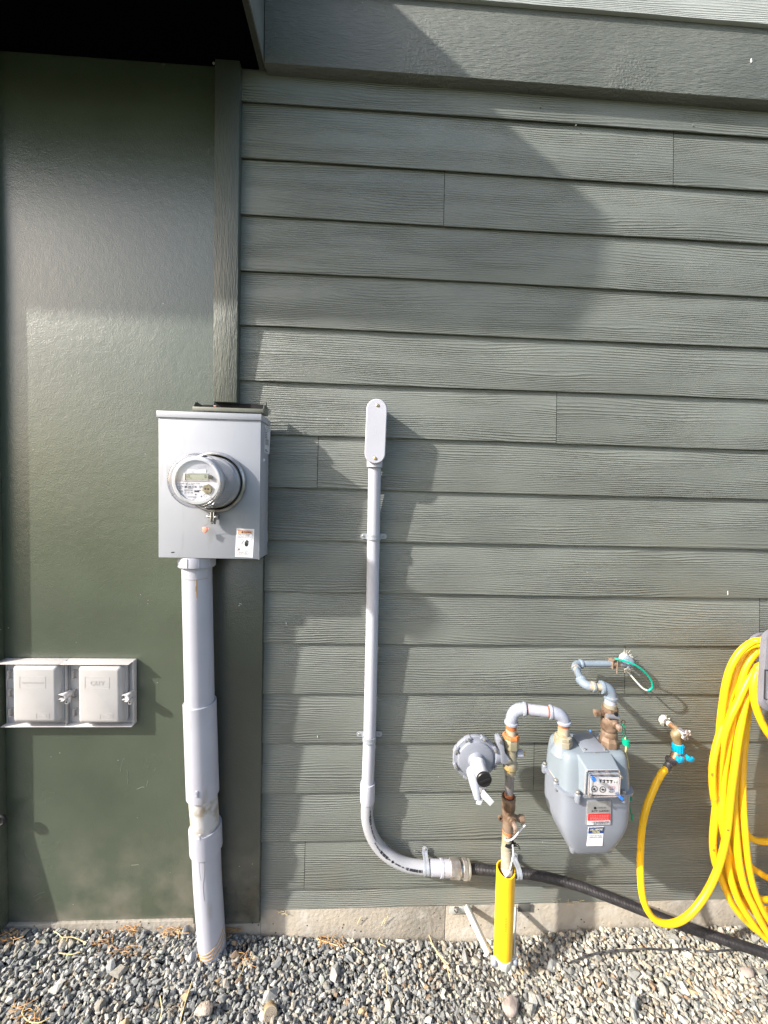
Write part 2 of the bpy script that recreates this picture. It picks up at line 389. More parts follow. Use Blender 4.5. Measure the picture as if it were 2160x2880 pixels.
    me.materials.append(m); o = bpy.data.objects.new('gravel', me); COL.objects.link(o)
    tag(o, 'loose angular grey crushed gravel along the foot of the wall', 'gravel', kind='stuff')
gravel()
# ------------------------------------------------------------------ house
house = thing('house', 'grey-green clapboard house wall with smooth dark panel, rough trim boards and concrete footing', 'house', (0, 0, 0))
XTR = P(676, 700, .0).x; XTL = P(602, 700, .02).x            # upper trim board
XL0, XL1 = P(544, 2200, .02).x, P(734, 2050, .02).x        # wide backing board below the meter box
ZB = [CAM_Z + 1.2636 - .1778 * k for k in range(16)]
ZLAST = P(1000, 2554, 0).z
XEND = 3.4
LOWX = XL1; UPX = XTR
joints = {1: [P(1897, 450).x], 2: [P(1250, 560).x], 5: [P(2300, 1000).x], 6: [P(1567, 1180).x], 7: [P(893, 1300).x], 10: [P(2140, 1760).x],
          11: [P(1760, 1890).x], 13: [P(1498, 2280).x], 15: [P(856, 2440).x]}
def siding():
    m = MB(); uv = []; rg = random.Random(11)
    for k in range(17):
        zb = ZB[k] if k < 16 else ZLAST
        zt = (ZB[k - 1] if k > 0 else ZB[0] + .1778) + .012
        # boards starting beside the (narrow) upper trim or the (wide) lower board
        xs = [(UPX if zb > 1.38 else LOWX) - .004] + sorted(joints.get(k, [])) + [XEND]
        if k == 8 or k == 7: xs[0] = UPX - .004
        for i in range(len(xs) - 1):
            a, b_ = xs[i] + (.0009 if i else 0), xs[i + 1] - (.0009 if i + 2 < len(xs) else 0)
            n = 20; j = rg.uniform(-.0008, .0008); ou, ov = rg.uniform(0, 50), rg.uniform(0, 50)
            top_y, lip = .0118, .0042
            for q in range(n + 1):
                x = a + (b_ - a) * q / n; wob = .0012 * math.sin(x * 3.1 + k * 2.3) + j
                base = len(m.v)
                pr = [(top_y, zt), (.0002, zb + .0022 + wob), (.0012, zb + wob), (lip, zb + wob), (lip + .002, zb + .01)]
                for (yy, zz) in pr: m.v.append((x, yy, zz)); uv.append((x + ou, zz + ov))
                if q:
                    p = base - 5
                    for c in range(4): m.f.append((p + c, p + c + 1, base + c + 1, base + c))
    o = m.build('siding', m_siding, house, sharp=30, uv=uv)
siding()
hb = MB().box((-3.2, .0125, -.3), (XEND, .16, 3.6)); hb.build('sheathing', m_dark, house)
# smooth panel at left of the trim
pz0 = P(300, 2589, 0).z; soff_z = P(400, 172, 0).z
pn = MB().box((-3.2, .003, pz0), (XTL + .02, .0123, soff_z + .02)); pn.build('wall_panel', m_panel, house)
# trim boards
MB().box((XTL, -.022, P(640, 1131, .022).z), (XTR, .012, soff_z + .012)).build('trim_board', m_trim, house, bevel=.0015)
# wide board behind the fat conduit
MB().box((XL0, -.018, P(640, 2596, .018).z), (XL1, .012, P(640, 1500, .0).z)).build('backing_board', wall_mat('backing_board_paint', (.045, .05, .038), 'panel'), house, bevel=.0015)
# corner trim at the left edge of the view, foot flare made up to widen its shadow
xe = P(12, 1900, .0).x
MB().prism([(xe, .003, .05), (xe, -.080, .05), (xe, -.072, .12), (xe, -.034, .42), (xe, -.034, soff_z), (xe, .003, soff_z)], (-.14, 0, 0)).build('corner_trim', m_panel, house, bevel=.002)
# belly band and the clapboards above it
XR = P(749, 183, 0).x
zb0 = 2.90; zb1 = P(2120, 60, .03).z + .02
MB().box((XR + .002, -.032, zb0), (XEND, .01, zb1)).build('belly_band', m_band, house, bevel=.0015)
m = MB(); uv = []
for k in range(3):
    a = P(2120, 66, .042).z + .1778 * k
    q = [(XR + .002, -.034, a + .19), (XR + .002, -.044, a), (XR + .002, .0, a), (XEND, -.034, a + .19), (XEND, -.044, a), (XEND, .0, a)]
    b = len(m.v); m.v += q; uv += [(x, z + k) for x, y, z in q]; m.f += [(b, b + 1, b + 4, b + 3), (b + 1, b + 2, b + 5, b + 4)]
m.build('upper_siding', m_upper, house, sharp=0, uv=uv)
# footing
fz = .0
f = MB(); f.box((-3.2, -.006, -.3), (XL0 - .0, .0124, pz0 - .002)); f.box((XL0, .0, -.3), (XL1, .0124, P(640, 2599, .0).z)); f.box((XL1 + .0, .002, -.3), (P(1252, 2600).x - .001, .0124, ZLAST - .001)); f.box((P(1252, 2600).x + .001, .0025, -.3), (XEND, .0124, ZLAST - .001))
f.build('foundation', m_conc, house, bevel=.001)
# porch roof overhang on the left: soffit, rake board, gutter
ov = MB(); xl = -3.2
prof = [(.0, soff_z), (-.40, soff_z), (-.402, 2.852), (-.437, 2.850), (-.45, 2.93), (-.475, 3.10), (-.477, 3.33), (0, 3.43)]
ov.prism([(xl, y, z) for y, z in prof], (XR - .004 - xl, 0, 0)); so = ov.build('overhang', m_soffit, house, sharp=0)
rk = MB().prism([(XR - .0039, y * .998 - .0005, z + .0005) for y, z in prof], (.0035, 0, 0)); rk.build('rake_board', m_rake, so, sharp=0)
vs_ = MB(); x0, x1 = XR - .02, XR - .0042
vs_.box((x0, -.39, soff_z - .004), (x1, -.002, soff_z - .0005))
for i in range(60):
    for j in range(3):
        vs_.box((x0 + .003 + j * .0045, -.385 + i * .0063, soff_z - .0052), (x0 + .0045 + j * .0045, -.3825 + i * .0063, soff_z - .004))
vs_.build('vent_strip', mat('vent_strip', (.06, .06, .05), .6), so, sharp=0)
# nail heads in soffit edge and trim
nh = MB()
for (u, v_, d) in ((650, 163, .0222), (262, 143, .002), (601, 178, .022)):
    p = P(u, v_, d); nh.cyl(p + Vector((0, .001, 0)), p - Vector((0, .0012, 0)), .0035, 10)
build_each(nh, 'nail_head', mat('nail', (.3, .3, .28), .5), house)
# little nail heads / paint nicks on the clapboards
nh = MB()
for (u, v_) in ((1096 + 84, 1260), (762, 1655), (1166, 2393), (975, 1600), (2020, 2000), (1521, 300), (1620, 352), (1950, 352)):
    p = P(u, v_, .001); nh.cyl(p + Vector((0, .002, 0)), p - Vector((0, .001, 0)), .0022, 8)
build_each(nh, 'siding_nail', mat('nick', (.2, .21, .19), .5), house)
mk = MB()
for (u, v_, dx, dz, d) in ((2113, 170, .004, .012, .0325), (2047, 1668, .0015, .012, .0), (805, 1753, .0008, .007, 0.001), (893, 2072, .0008, .008, .0)):
    p = P(u, v_, d + .0008); mk.obox(p, (dx / 2, 0, dz * .15), (0, .0005, 0), (-dz * .1, 0, dz / 2))
build_each(mk, 'paint_chip', mat('chip', (.75, .75, .72), .6), house)
sr = crop(0, 1600, 2.126); mk = MB()
for ps in (((735, 1140), (724, 1190), (722, 1212)), ((738, 1138), (744, 1133)), ((760, 1200), (766, 1240), (762, 1285)), ((818, 1318), (850, 1304), (862, 1306)), ((878, 1300), (884, 1264)), ((200, 1960), (240, 1940), (270, 1930)), ((210, 1985), (250, 1960)), ((920, 1210), (930, 1195)), ((785, 1772), (830, 1768))):
    mk.tube([sr(x, y, -.0028) for x, y in ps], .00055, 5)
build_each(mk, 'scratch', mat('scratch_pale', (.2, .215, .18), .7), house)
mk = MB()
for ps in (((1430, 205), (1446, 212)), ((1436, 214), (1426, 222))): mk.tube([sr(x, y, .018) for x, y in ps], .0007, 5)
build_each(mk, 'paint_chip', mat('chip', (0, 0, 0)), house)
# black rubber plug near the left edge
c = P(3, 2305, .034); c.x = max(c.x, xe - .012); pl = thing('vent_plug', 'round black rubber plug low on the dark corner trim at the left edge', 'plug', c)
MB().lathe(c + Vector((0, .001, 0)), (0, -1, 0), [(.019, 0), (.019, .006), (.014, .009), (.012, .004), (0, .003)], 28).build('rubber_plug', mat('plug_black', (.01, .01, .01), .5), pl)
# ------------------------------------------------------------------ electric meter box
m_box = mat('box_enamel', (.345, .36, .395), .38, c2=(.325, .34, .375), nscale=6, bump=.06, bscale=260, rvar=.05, c3=(.27, .275, .285), n3scale=10, n3lo=.6, n3hi=.8, n3stretch=(3, 3, .6))
m_steel = mat('bright_steel', (.55, .54, .52), .28, 1.0, c2=(.35, .34, .33), nscale=60)
m_black = mat('black_print', (.015, .015, .018), .6)
m_grey = mat('grey_print', (.22, .22, .24), .6)
m_white = mat('label_white', (.78, .78, .8), .5)
K1 = crop(400, 1080, 4.0975); K8 = crop(460, 1260, 6.9125)
BD = .127
bx0, bx1 = -.628, -.3275; bz0, bz1 = CAM_Z - .2045, CAM_Z + .222
em = thing('electric_meter_box', 'grey steel electric meter box with round glass meter, wall-mounted above the fat grey conduit', 'electric meter', ((bx0 + bx1) / 2, -.02, bz0))
MB().box((bx0, -BD, bz0), (bx1, -.024, bz1 + .01)).build('cabinet', m_box, em, bevel=.002)
# side seam: the front cover wraps 14 mm round the side
s_ = MB(); s_.box((bx1 - .002, -BD + .0005, bz0 - .0012), (bx1 + .0012, -BD + .012, bz1 - .002)); s_.build('cover_fold', m_box, em, bevel=.0004)
lid = MB(); lz0, lz1 = bz1 - .0045, bz1 + .0135
lid.box((bx0 - .004, -BD - .004, lz0), (bx1 + .004, -BD - .0005, lz1)); lid.box((bx1 + .0005, -BD - .0004, lz0), (bx1 + .004, -.02, lz1)); lid.box((bx0 - .004, -BD - .0004, lz0), (bx0 - .0005, -.02, lz1))
lid.box((bx0 - .0039, -BD - .0039, lz1 - .001), (bx1 + .0039, -.02, lz1 + .0006)); lid.build('lid', m_box, em, bevel=.0007)
# side knock-out rings, screw, slot
kx = bx1 + .0003
def on_side(u, v):
    """intersect the pixel ray with the cabinet's right side plane"""
    r = CAMROT @ Vector(((u - 1080) / F_PX, -(v - 1440) / F_PX, -1)); t = (kx - CAMLOC.x) / r.x; return CAMLOC + r * t
c = on_side(400 + 1428 / 4.0975, 1080 + 1772 / 4.0975); k = MB()
for r in (.026, .017):
    k.tube([c + Vector((0, r * .8 * math.cos(a), r * math.sin(a))) for a in [i * math.pi / 16 for i in range(32)]], .0007, 6, closed=True)
build_each(k, 'knockout_ring', m_box, em)
c = on_side(400 + 1398 / 4.0975, 1080 + 876 / 4.0975); MB().lathe(c, (1, 0, 0), [(.005, 0), (.0045, .003), (.001, .0045), (0, .0045)], 14).build('screw', m_white, em)
p = K1(352, 1940, BD + .0003); MB().obox(p, (.0045, 0, .0003), (0, .0003, 0), (0, 0, .0014)).build('slot', m_black, em)
# side rating label
q = [on_side(400 + x / 4.0975, 1080 + y / 4.0975) for x, y in ((1412, 468), (1478, 497), (1464, 806), (1408, 786))]
lp = Plane2(*q); a = MB(); lp.rect(a, 0, 0, 1, 1); sl = a.build('rating_label', mat('pale_label', (.6, .62, .66), .5), em, sharp=0)
a = MB(); lp.text(a, 'METERING', .5, .07, .62, .035, 1)
rg = random.Random(5)
for i, (y, ww, h) in enumerate([(.13, .7, .012), (.17, .35, .012), (.2, .6, .01), (.25, .3, .03), (.32, .3, .03), (.38, .3, .03), (.44, .35, .03)] + [(.5 + i * .022, .6, .011) for i in range(10)]):
    x = .12
    while x < .12 + ww: l = rg.uniform(.05, .14); lp.rect(a, x, y, min(x + l, .12 + ww), y + h, 1, .0001); x += l + .03
lp.rect(a, .1, .88, .45, .9, 1, .0001); lp.rect(a, .1, .92, .6, .95, 1, .0001); lp.rect(a, .05, .1, .08, .5, 1, .0001); a.build('print', m_black, sl, sharp=0)
# warning label
q = [K1(x, y, BD + .0003) for x, y in ((1087, 1663), (1293, 1672), (1275, 2000), (1070, 1990))]
lp = Plane2(*q); a = MB(); lp.rect(a, 0, 0, 1, 1); wl = a.build('warning_label', m_white, em, sharp=0)
m_orange = mat('label_orange', (.85, .38, .2), .5); m_salmon = mat('label_salmon', (.8, .5, .42), .5)
a = MB(); lp.rect(a, .1, .06, .9, .17, .6, .0001); a.build('orange_band', m_orange, wl, sharp=0)
a = MB(); lp.rect(a, .1, .665, .9, .672, .6, .0001); lp.rect(a, .1, .765, .9, .772, .6, .0001); lp.text(a, 'AVERTISSEMENT', .56, .72, .58, .045, .8); a.build('red_print', m_salmon, wl, sharp=0)
a = MB()
for y in (.06, .17, .36, .665, .93): lp.rect(a, .1, y, .9, y + .006, .9, .0001)
for x in (.1, .893): lp.rect(a, x, .06, x + .008, .935, .9, .0001)
lp.text(a, 'WARNING', .62, .117, .4, .05, 1, bold=.03)
for cx_, cy_, hh in ((.34, .117, .07), (.2, .72, .07)):
    tri = [lp.at(cx_, cy_ - hh / 2, 1), lp.at(cx_ + .065, cy_ + hh / 2, 1), lp.at(cx_ - .065, cy_ + hh / 2, 1)]; a.add(tri + [t + lp.n * .0001 for t in tri], [(0, 1, 2), (3, 4, 5)])
for i, s in enumerate(['Hazard of electrical shock,', 'or burn. This equipment', 'must only be serviced by', 'qualified electrical personnel.']):
    lp.text(a, s, .13, .2 + i * .038, [.66, .6, .6, .7][i], .026, 1, 'L', bold=.03)
for i, s in enumerate(["Danger de choc electrique", "ou de brulure. Seul", "un electricien qualifie peut", "entretenir cet appareil."]):
    lp.text(a, s, .13, .795 + i * .035, [.62, .5, .7, .6][i], .023, 1, 'L', bold=.03)
# hand and wire pictogram
for i, (x, y0, y1) in enumerate(((.5, .45, .5), (.545, .41, .5), (.59, .39, .5), (.635, .4, .5), (.68, .42, .52))): lp.rect(a, x, y0, x + .03, y1, 1, .0001)
pl_ = [lp.at(x, y, 1) for x, y in ((.5, .5), (.71, .5), (.7, .57), (.65, .62), (.54, .62), (.5, .55))]; a.add(pl_, [tuple(range(6))])
wv = [(.3, .39), (.38, .4), (.42, .44), (.36, .49), (.33, .53), (.42, .55), (.46, .545)]
a.tube(catmull([lp.at(x, y, 1) for x, y in wv], 4), .0005, 4); a.build('print', m_black, wl, sharp=0)
# the meter
mc = K1(852, 1136, BD + .002); ax = Vector((0, -1, 0))
ring = MB().lathe(mc + ax * 0, ax, [(.088, -.001), (.0915, .004), (.0915, .012), (.0895, .0165), (.086, .018), (.083, .017), (.0825, .012), (.0835, .006), (.0825, 0)], 72)
ring.build('sealing_ring', m_steel, em)
MB().lathe(mc, ax, [(.082, 0), (.082, .003), (0, .003)], 48).build('socket_gap', m_dark, em)
base = MB().lathe(mc, ax, [(.0775, .003), (.0775, .02), (.073, .024), (.070, .03), (.0665, .032), (.0665, .105), (.064, .126), (.0, .126)], 64)
m_mtr = mat('meter_grey', (.46, .47, .49), .45, c2=(.42, .43, .45), nscale=9)
mb_ = base.build('meter_base', m_mtr, em)
a = MB()
for i in range(16):
    t = i / 16 * 2 * math.pi; rr = .0664; o = mc + Vector((rr * math.cos(t), 0, rr * math.sin(t)))
    a.box((o.x - .0012, mc.y - .1, o.z - .0012), (o.x + .0012, mc.y - .034, o.z + .0012))
build_each(a, 'vent_rib', m_mtr, mb_)
# white bezel ring and dial
bez = MB().lathe(mc, ax, [(.0655, .120), (.0655, .132), (.062, .136), (.0555, .136), (.0545, .131), (.0545, .126)], 72); bez.build('bezel', mat('bezel_white', (.7, .7, .69), .4), em)
DD = .1305
disc = MB().lathe(mc, ax, [(.0545, .125), (.0545, DD), (0, DD)], 64); dial = disc.build('dial', mat('dial_plate', (.52, .52, .54), .4), em, sharp=20)
dy = -(mc.y - DD)                      # distance of the dial plane from the wall
def face(x, y, k=0): return K8(x, y, dy + .0003 + k * .0003)
dial_px = lambda r, a: None
a = MB()                               # white lower nameplate (half disc)
pts = []; yl = K8(600, 662, dy).z
ang0 = math.asin(max(-1, min(1, (yl - mc.z) / .0535)))
for i in range(33):
    t = math.pi - ang0 + (math.pi + 2 * ang0) * i / 32; pts.append(Vector((mc.x + .0535 * math.cos(t), mc.y - DD, mc.z + .0535 * math.sin(t))))
a.prism(pts, (0, -.0005, 0)); a.build('nameplate', mat('plate_white', (.82, .82, .84), .4), dial, sharp=0)
off = .0009
def fpl(x0, y0, x1, y1, k=0): return Plane2(K8(x0, y0, dy + off), K8(x1, y0, dy + off), K8(x1, y1, dy + off), K8(x0, y1, dy + off), .0001 * (k + 1))
a = MB(); fp = fpl(465, 418, 828, 488); fp.rect(a, 0, 0, 1, 1, 0, .0008); fp = fpl(388, 490, 872, 640); fp.rect(a, 0, 0, 1, 1, 0, .0012)
a.build('label_strip', mat('plate_white', (0, 0, 0)), dial, sharp=0)
fp = fpl(418, 498, 866, 626, 2); a = MB(); fp.rect(a, 0, 0, 1, 1, 1, .0003); lcd = a.build('lcd_display', mat('lcd_green', (.42, .45, .34), .15), dial, sharp=0)
a = MB(); fp.rect(a, 0, 0, 1, .05, 3, .0002); fp.rect(a, 0, 0, .025, 1, 3, .0002)
fp.text(a, 'C2', .13, .36, .15, .36, 3); fp.text(a, '0', .89, .45, .085, .5, 3); fp.rect(a, .22, .63, .3, .68, 3, .0002); fp.rect(a, .74, .82, .8, .85, 3, .0002)
a.build('digits', mat('lcd_dark', (.05, .055, .05), .4), lcd, sharp=0)
a = MB(); a.lathe(K8(915, 566, dy + off), ax, [(.0056, -.001), (.0056, .004), (.0048, .0055), (0, .0058)], 24); a.build('button', mat('button_black', (.02, .02, .02), .3), dial)
# print on the nameplate
a = MB(); fp = fpl(258, 662, 998, 1030, 0)
X = lambda x: (x - 258) / 740; Y = lambda y: (y - 662) / 368
fp.text(a, 'P 3 WIRE  120 V  TYPE  C1SR', X(485), Y(688), .6, .045); fp.text(a, 'SERVICE  HYDRO', X(515), Y(714), .2, .05)
def bars(fp, a, x0, y0, x1, y1, rg, n=40):
    for i in range(n):
        if rg.random() < .62: fp.rect(a, x0 + (x1 - x0) * i / n, y0, x0 + (x1 - x0) * (i + rg.uniform(.4, 1)) / n, y1, 0, .0001)
bars(fp, a, X(396), Y(738), X(640), Y(770), rg, 36)
fp.text(a, '6232397361', X(484), Y(820), .22, .085); fp.text(a, '23  07  03', X(484), Y(868), .22, .085); fp.text(a, 'CA', X(333), Y(722), .05, .1)
for (x0, y0, w_) in ((290, 744, 90), (305, 765, 50), (305, 785, 50), (305, 825, 65), (320, 845, 55), (690, 735, 30), (730, 740, 26), (700, 755, 60), (700, 772, 24), (600, 818, 25), (640, 818, 90), (470, 945, 170), (580, 966, 50), (560, 1002, 45), (470, 778, 90)):
    x = X(x0)
    while x < X(x0 + w_): l = rg.uniform(.012, .03); fp.rect(a, x, Y(y0), min(x + l, X(x0 + w_)), Y(y0 + 9), 0, .0001); x += l + .008
fp.rect(a, X(596), Y(832), X(690), Y(856), 0, .0001); fp.rect(a, X(612), Y(892), X(634), Y(914), 0, .0001)
for t in range(8): t = t * math.pi / 4; fp.rect(a, X(812 + 32 * math.cos(t)) - .006, Y(925 + 30 * math.sin(t)) - .012, X(812 + 32 * math.cos(t)) + .006, Y(925 + 30 * math.sin(t)) + .012, 0, .0001)
fp.rect(a, X(725), Y(928), X(745), Y(950), 0, .0001)
a.build('print', mat('dial_print', (.04, .04, .07), .6), dial, sharp=0)
pc = K8(860, 798, dy + off); a = MB(); a.lathe(pc, ax, [(.0135, -.001), (.0135, .005), (.0125, .006), (0, .006)], 6, a0=.3); op = a.build('optical_port', mat('port_brass', (.5, .43, .27), .4, .3, c2=(.3, .26, .17), nscale=90), dial)
a = MB()
for dx in (-.0045, .0035): a.lathe(pc + Vector((dx, -.0061, 0)), ax, [(.0022, 0), (.0022, .0004), (0, .0004)], 14)
build_each(a, 'port_hole', m_black, op)
# clear glass dome
def dome(r0, r1, h, t): return [(r0 + .002, .003), (r0, .006), (r0, .03), (r0 - .003, .06), (r1 + .001, h - .014), (r1, h - .007), (r1 - .004, h - .001), (r1 - .009, h), (0, h)]
glass = bpy.data.materials.new('meter_glass'); glass.use_nodes = True; t = glass.node_tree; t.nodes.clear()
o_ = t.nodes.new('ShaderNodeOutputMaterial'); mxs = t.nodes.new('ShaderNodeMixShader'); tr = t.nodes.new('ShaderNodeBsdfTransparent'); gl = t.nodes.new('ShaderNodeBsdfGlossy')
fr = t.nodes.new('ShaderNodeFresnel'); fr.inputs[0].default_value = 1.5; gl.inputs['Roughness'].default_value = .06; tr.inputs[0].default_value = (.84, .84, .86, 1)
mul = t.nodes.new('ShaderNodeMath'); mul.operation = 'MULTIPLY_ADD'; mul.inputs[1].default_value = 1.8; mul.inputs[2].default_value = .05
ge_ = t.nodes.new('ShaderNodeNewGeometry'); iv = t.nodes.new('ShaderNodeMath'); iv.operation = 'SUBTRACT'; iv.inputs[0].default_value = 1; m2 = t.nodes.new('ShaderNodeMath'); m2.operation = 'MULTIPLY'
t.links.new(ge_.outputs['Backfacing'], iv.inputs[1]); t.links.new(fr.outputs[0], mul.inputs[0]); t.links.new(mul.outputs[0], m2.inputs[0]); t.links.new(iv.outputs[0], m2.inputs[1]); t.links.new(m2.outputs[0], mxs.inputs[0]); t.links.new(tr.outputs[0], mxs.inputs[1]); t.links.new(gl.outputs[0], mxs.inputs[2]); t.links.new(mxs.outputs[0], o_.inputs[0])
g = MB().lathe(mc, ax, dome(.0785, .0725, .148, 0), 72); g.build('glass_cover', glass, em, sharp=50)
g = MB()
for rr, h in ((.0695, .147), (.074, .131)): g.tube([mc + Vector((rr * math.cos(q), -h, rr * math.sin(q))) for q in [i * math.pi / 32 for i in range(64)]], .0011, 6, closed=True)
for q in (math.radians(45), math.radians(135), math.radians(215), math.radians(315)):
    g.obox(mc + Vector((.066 * math.cos(q), -.1475, .066 * math.sin(q))), Vector((math.cos(q), 0, math.sin(q))) * .0055, Vector((0, .0014, 0)), Vector((-math.sin(q), 0, math.cos(q))) * .0012)
g.build('glass_rim', glass, em)
# ring hasp with screw, padlock pin and pink seal
h = MB(); hc = mc + Vector((-.002, -.012, -.095))
for dx in (-.0055, .0025): h.prism([hc + Vector((dx, yy, zz)) for yy, zz in ((.008, .008), (-.011, .006), (-.012, -.020), (-.005, -.030), (.003, -.030), (.007, -.020))], (.003, 0, 0))
h.cyl(hc + Vector((-.016, -.002, -.008)), hc + Vector((.012, -.002, -.008)), .0028, 12); h.hexnut(hc + Vector((.006, -.002, -.008)), hc + Vector((.016, -.002, -.008)), .0095)
h.hexnut(hc + Vector((-.019, -.002, -.008)), hc + Vector((-.013, -.002, -.008)), .004)
h.build('hasp', m_steel, em, bevel=.0005)
h = MB(); sp = K1(722, 1680, BD + .016)
h.tube(catmull([hc + Vector((-.016, -.006, -.008)), hc + Vector((-.013, -.008, -.02)), hc + Vector((-.004, -.009, -.026)), hc + Vector((.0, -.008, -.022)), sp + Vector((0, 0, .012)), sp + Vector((.001, 0, .008))], 6), .0005, 5)
h.build('seal_wire', m_steel, em)
h = MB(); h.prism([sp + Vector((x, .0025, z)) for x, z in ((-.0075, .0075), (.0055, .0085), (.008, .003), (.0065, -.006), (.001, -.010), (-.006, -.006))], (0, -.005, 0)); h.obox(sp + Vector((.010, -.001, .003)), (.004, 0, .0008), (0, .001, 0), (0, 0, .001))
h.build('seal_tag', mat('pink_plastic', (.8, .33, .24), .4), em, bevel=.0012)
# ------------------------------------------------------------------ open sheet-metal tray above the box
KF = crop(500, 1080, 5.53)
m_fl = mat('dark_green_metal', (.12, .125, .1), .45, c2=(.16, .16, .13), nscale=20)
fd = .085
p0, p1 = KF(228, 355, fd), KF(1330, 383, fd); q0, q1 = KF(228, 420, fd), KF(1330, 440, fd)
zt, zb = (p0.z + p1.z) / 2, (q0.z + q1.z) / 2 + .0005; x0, x1 = p0.x, p1.x
fl = thing('sheet_metal_tray', 'dark green sheet-metal tray, open on top, behind the lid of the electric meter box', 'flashing', ((x0 + x1) / 2, -.02, zb))
a = MB(); a.box((x0, -fd, zb), (x1, -fd + .0015, zt)); a.box((x0, -fd + .0016, zb + .0003), (x1, -.0235, zb + .002)); a.build('tray', m_fl, fl, bevel=.0004)
zs = KF(240, 275, fd * .6).z
for x in (x0 + .0005, x1 - .002):
    a = MB().prism([(x, -fd + .0016, zb + .0022), (x, -fd + .0016, zt), (x, -.068, zt + .019), (x, -.0235, zt + .016), (x, -.0235, zb + .0022)], (.0016, 0, 0)); a.build('end_plate', m_fl, fl, sharp=0)
a = MB().prism([KF(x, y, .0045) for x, y in ((262, 318), (340, 325), (560, 325), (560, 290), (975, 305), (1160, 308), (1335, 318), (1335, 400), (250, 372))], (0, .003, 0)); a.build('opening_shade', m_dark, fl, sharp=0)  # flat black plate painting the shade inside the cut in the wall
a = MB(); c = KF(290, 262, .06); a.tube(catmull([c, c + Vector((.004, -.004, -.006)), c + Vector((.012, -.002, -.012)), c + Vector((.018, 0, -.014))], 4), .002, 6); c = KF(1375, 290, .05); a.tube([c, c + Vector((0, 0, -.02))], .0022, 6)
build_each(a, 'sealant', mat('sealant_dark', (.03, .03, .028), .6), fl)
a = MB().cyl(KF(560, 348, fd * .5), KF(598, 350, fd * .5), .0035, 8); a.build('copper_scrap', mat('copper_bit', (.45, .25, .17), .5), fl)
# ------------------------------------------------------------------ fat grey conduit
m_pvc = mat('grey_pvc', (.44, .445, .5), .42, c2=(.40, .40, .45), nscale=5, bump=.05, bscale=90, rvar=.06, c3=(.34, .31, .28), n3scale=13, n3lo=.58, n3hi=.78, n3stretch=(3, 3, .5))
m_pvc_dirty = mat('dirty_pvc', (.5, .49, .48), .6, c2=(.3, .25, .19), nscale=30, ndet=8, nlo=.48, nhi=.68)
m_rust_line = mat('rust_streak', (.4, .22, .06), .7)
def pc_(u, v, dc): return P(u, v, dc)
ctr = [(554, 1598, .075), (554, 1607, .075), (562, 1975, .072), (571, 2245, .067), (577.5, 2322, .063), (584, 2480, .056), (599, 2695, .047), (600.5, 2715, .047)]
C3 = [pc_(*c) for c in ctr]
def seg_at(v):                             # centre of the conduit at pixel row v
    for a_, b_ in zip(ctr, ctr[1:]):
        if a_[1] <= v <= b_[1]:
            t = (v - a_[1]) / (b_[1] - a_[1]); return pc_(*[a_[i] + (b_[i] - a_[i]) * t for i in range(3)])
base = C3[-1]
fc = thing('service_conduit', 'fat grey plastic service conduit running from the electric meter box down into the gravel', 'conduit', (base.x, base.y, base.z))
R3 = .0443
top = Vector((C3[0].x, C3[0].y, bz0 - .001))
ad = MB(); ad.lathe(top + Vector((0, 0, 0)), (0, 0, -1), [(.0535, 0), (.0545, .003), (.0545, .031), (.052, .034), (.046, .034)], 8 * 6); ada = ad.build('threaded_adapter', m_pvc, fc)
ad = MB()
for i in range(10):
    t = i * 2 * math.pi / 10 + .2; ad.obox(top + Vector((.0546 * math.cos(t), .0546 * math.sin(t), -.016)), Vector((math.cos(t), math.sin(t), 0)) * .0012, Vector((-math.sin(t), math.cos(t), 0)) * .0012, (0, 0, .014))
build_each(ad, 'grip_rib', m_pvc, ada)
ptop = top + Vector((0, 0, -.02))
A = [ptop, seg_at(1700), seg_at(1850), seg_at(1975), seg_at(1990)]
MB().tube(A, R3, 40).build('upper_pipe', m_pvc, fc)
def sleeve(va, vb, r, name, m_=m_pvc):
    a_, b_ = seg_at(va), seg_at(vb); d = b_ - a_; L_ = d.length
    return MB().lathe(a_, d, [(R3 - .001, .002), (r - .0015, 0), (r, .0015), (r, L_ - .0015), (r - .001, L_), (R3 - .001, L_ - .001)], 48).build(name, m_, fc)
sleeve(1972, 2232, .0497, 'expansion_sleeve'); sleeve(2320, 2385, .0503, 'lower_coupling')
MB().tube([seg_at(2225), seg_at(2330)], R3 - .0008, 40).build('stained_section', m_pvc_dirty, fc)
MB().tube([seg_at(2380), seg_at(2480), seg_at(2600), seg_at(2690), seg_at(2714) + Vector((0, 0, -.05))], lambda t: R3 - .001 * t, 40).build('lower_pipe', m_pvc, fc)
for (u, v) in ((552.5, 2235), (559, 2362)):
    c = seg_at(v); d = .12; p = P(u, v, d); fwd = Vector((p.x - c.x, p.y - c.y, 0)).normalized(); o = Vector((c.x, c.y, p.z)) + fwd * .0507
    sd = Vector((-fwd.y, fwd.x, 0)); a = MB(); a.obox(o, sd * .0035, fwd * .0015, (0, 0, .0105)); tb = a.build('locating_tab', m_pvc, fc, bevel=.0008)
    a = MB(); a.tube([o + fwd * .0017 + sd * (.0022 * math.cos(q)) + Vector((0, 0, .003 + .004 * math.sin(q))) for q in [i * math.pi / 8 for i in range(16)]], .0004, 5, closed=True); a.build('tab_emboss', m_grey, tb)
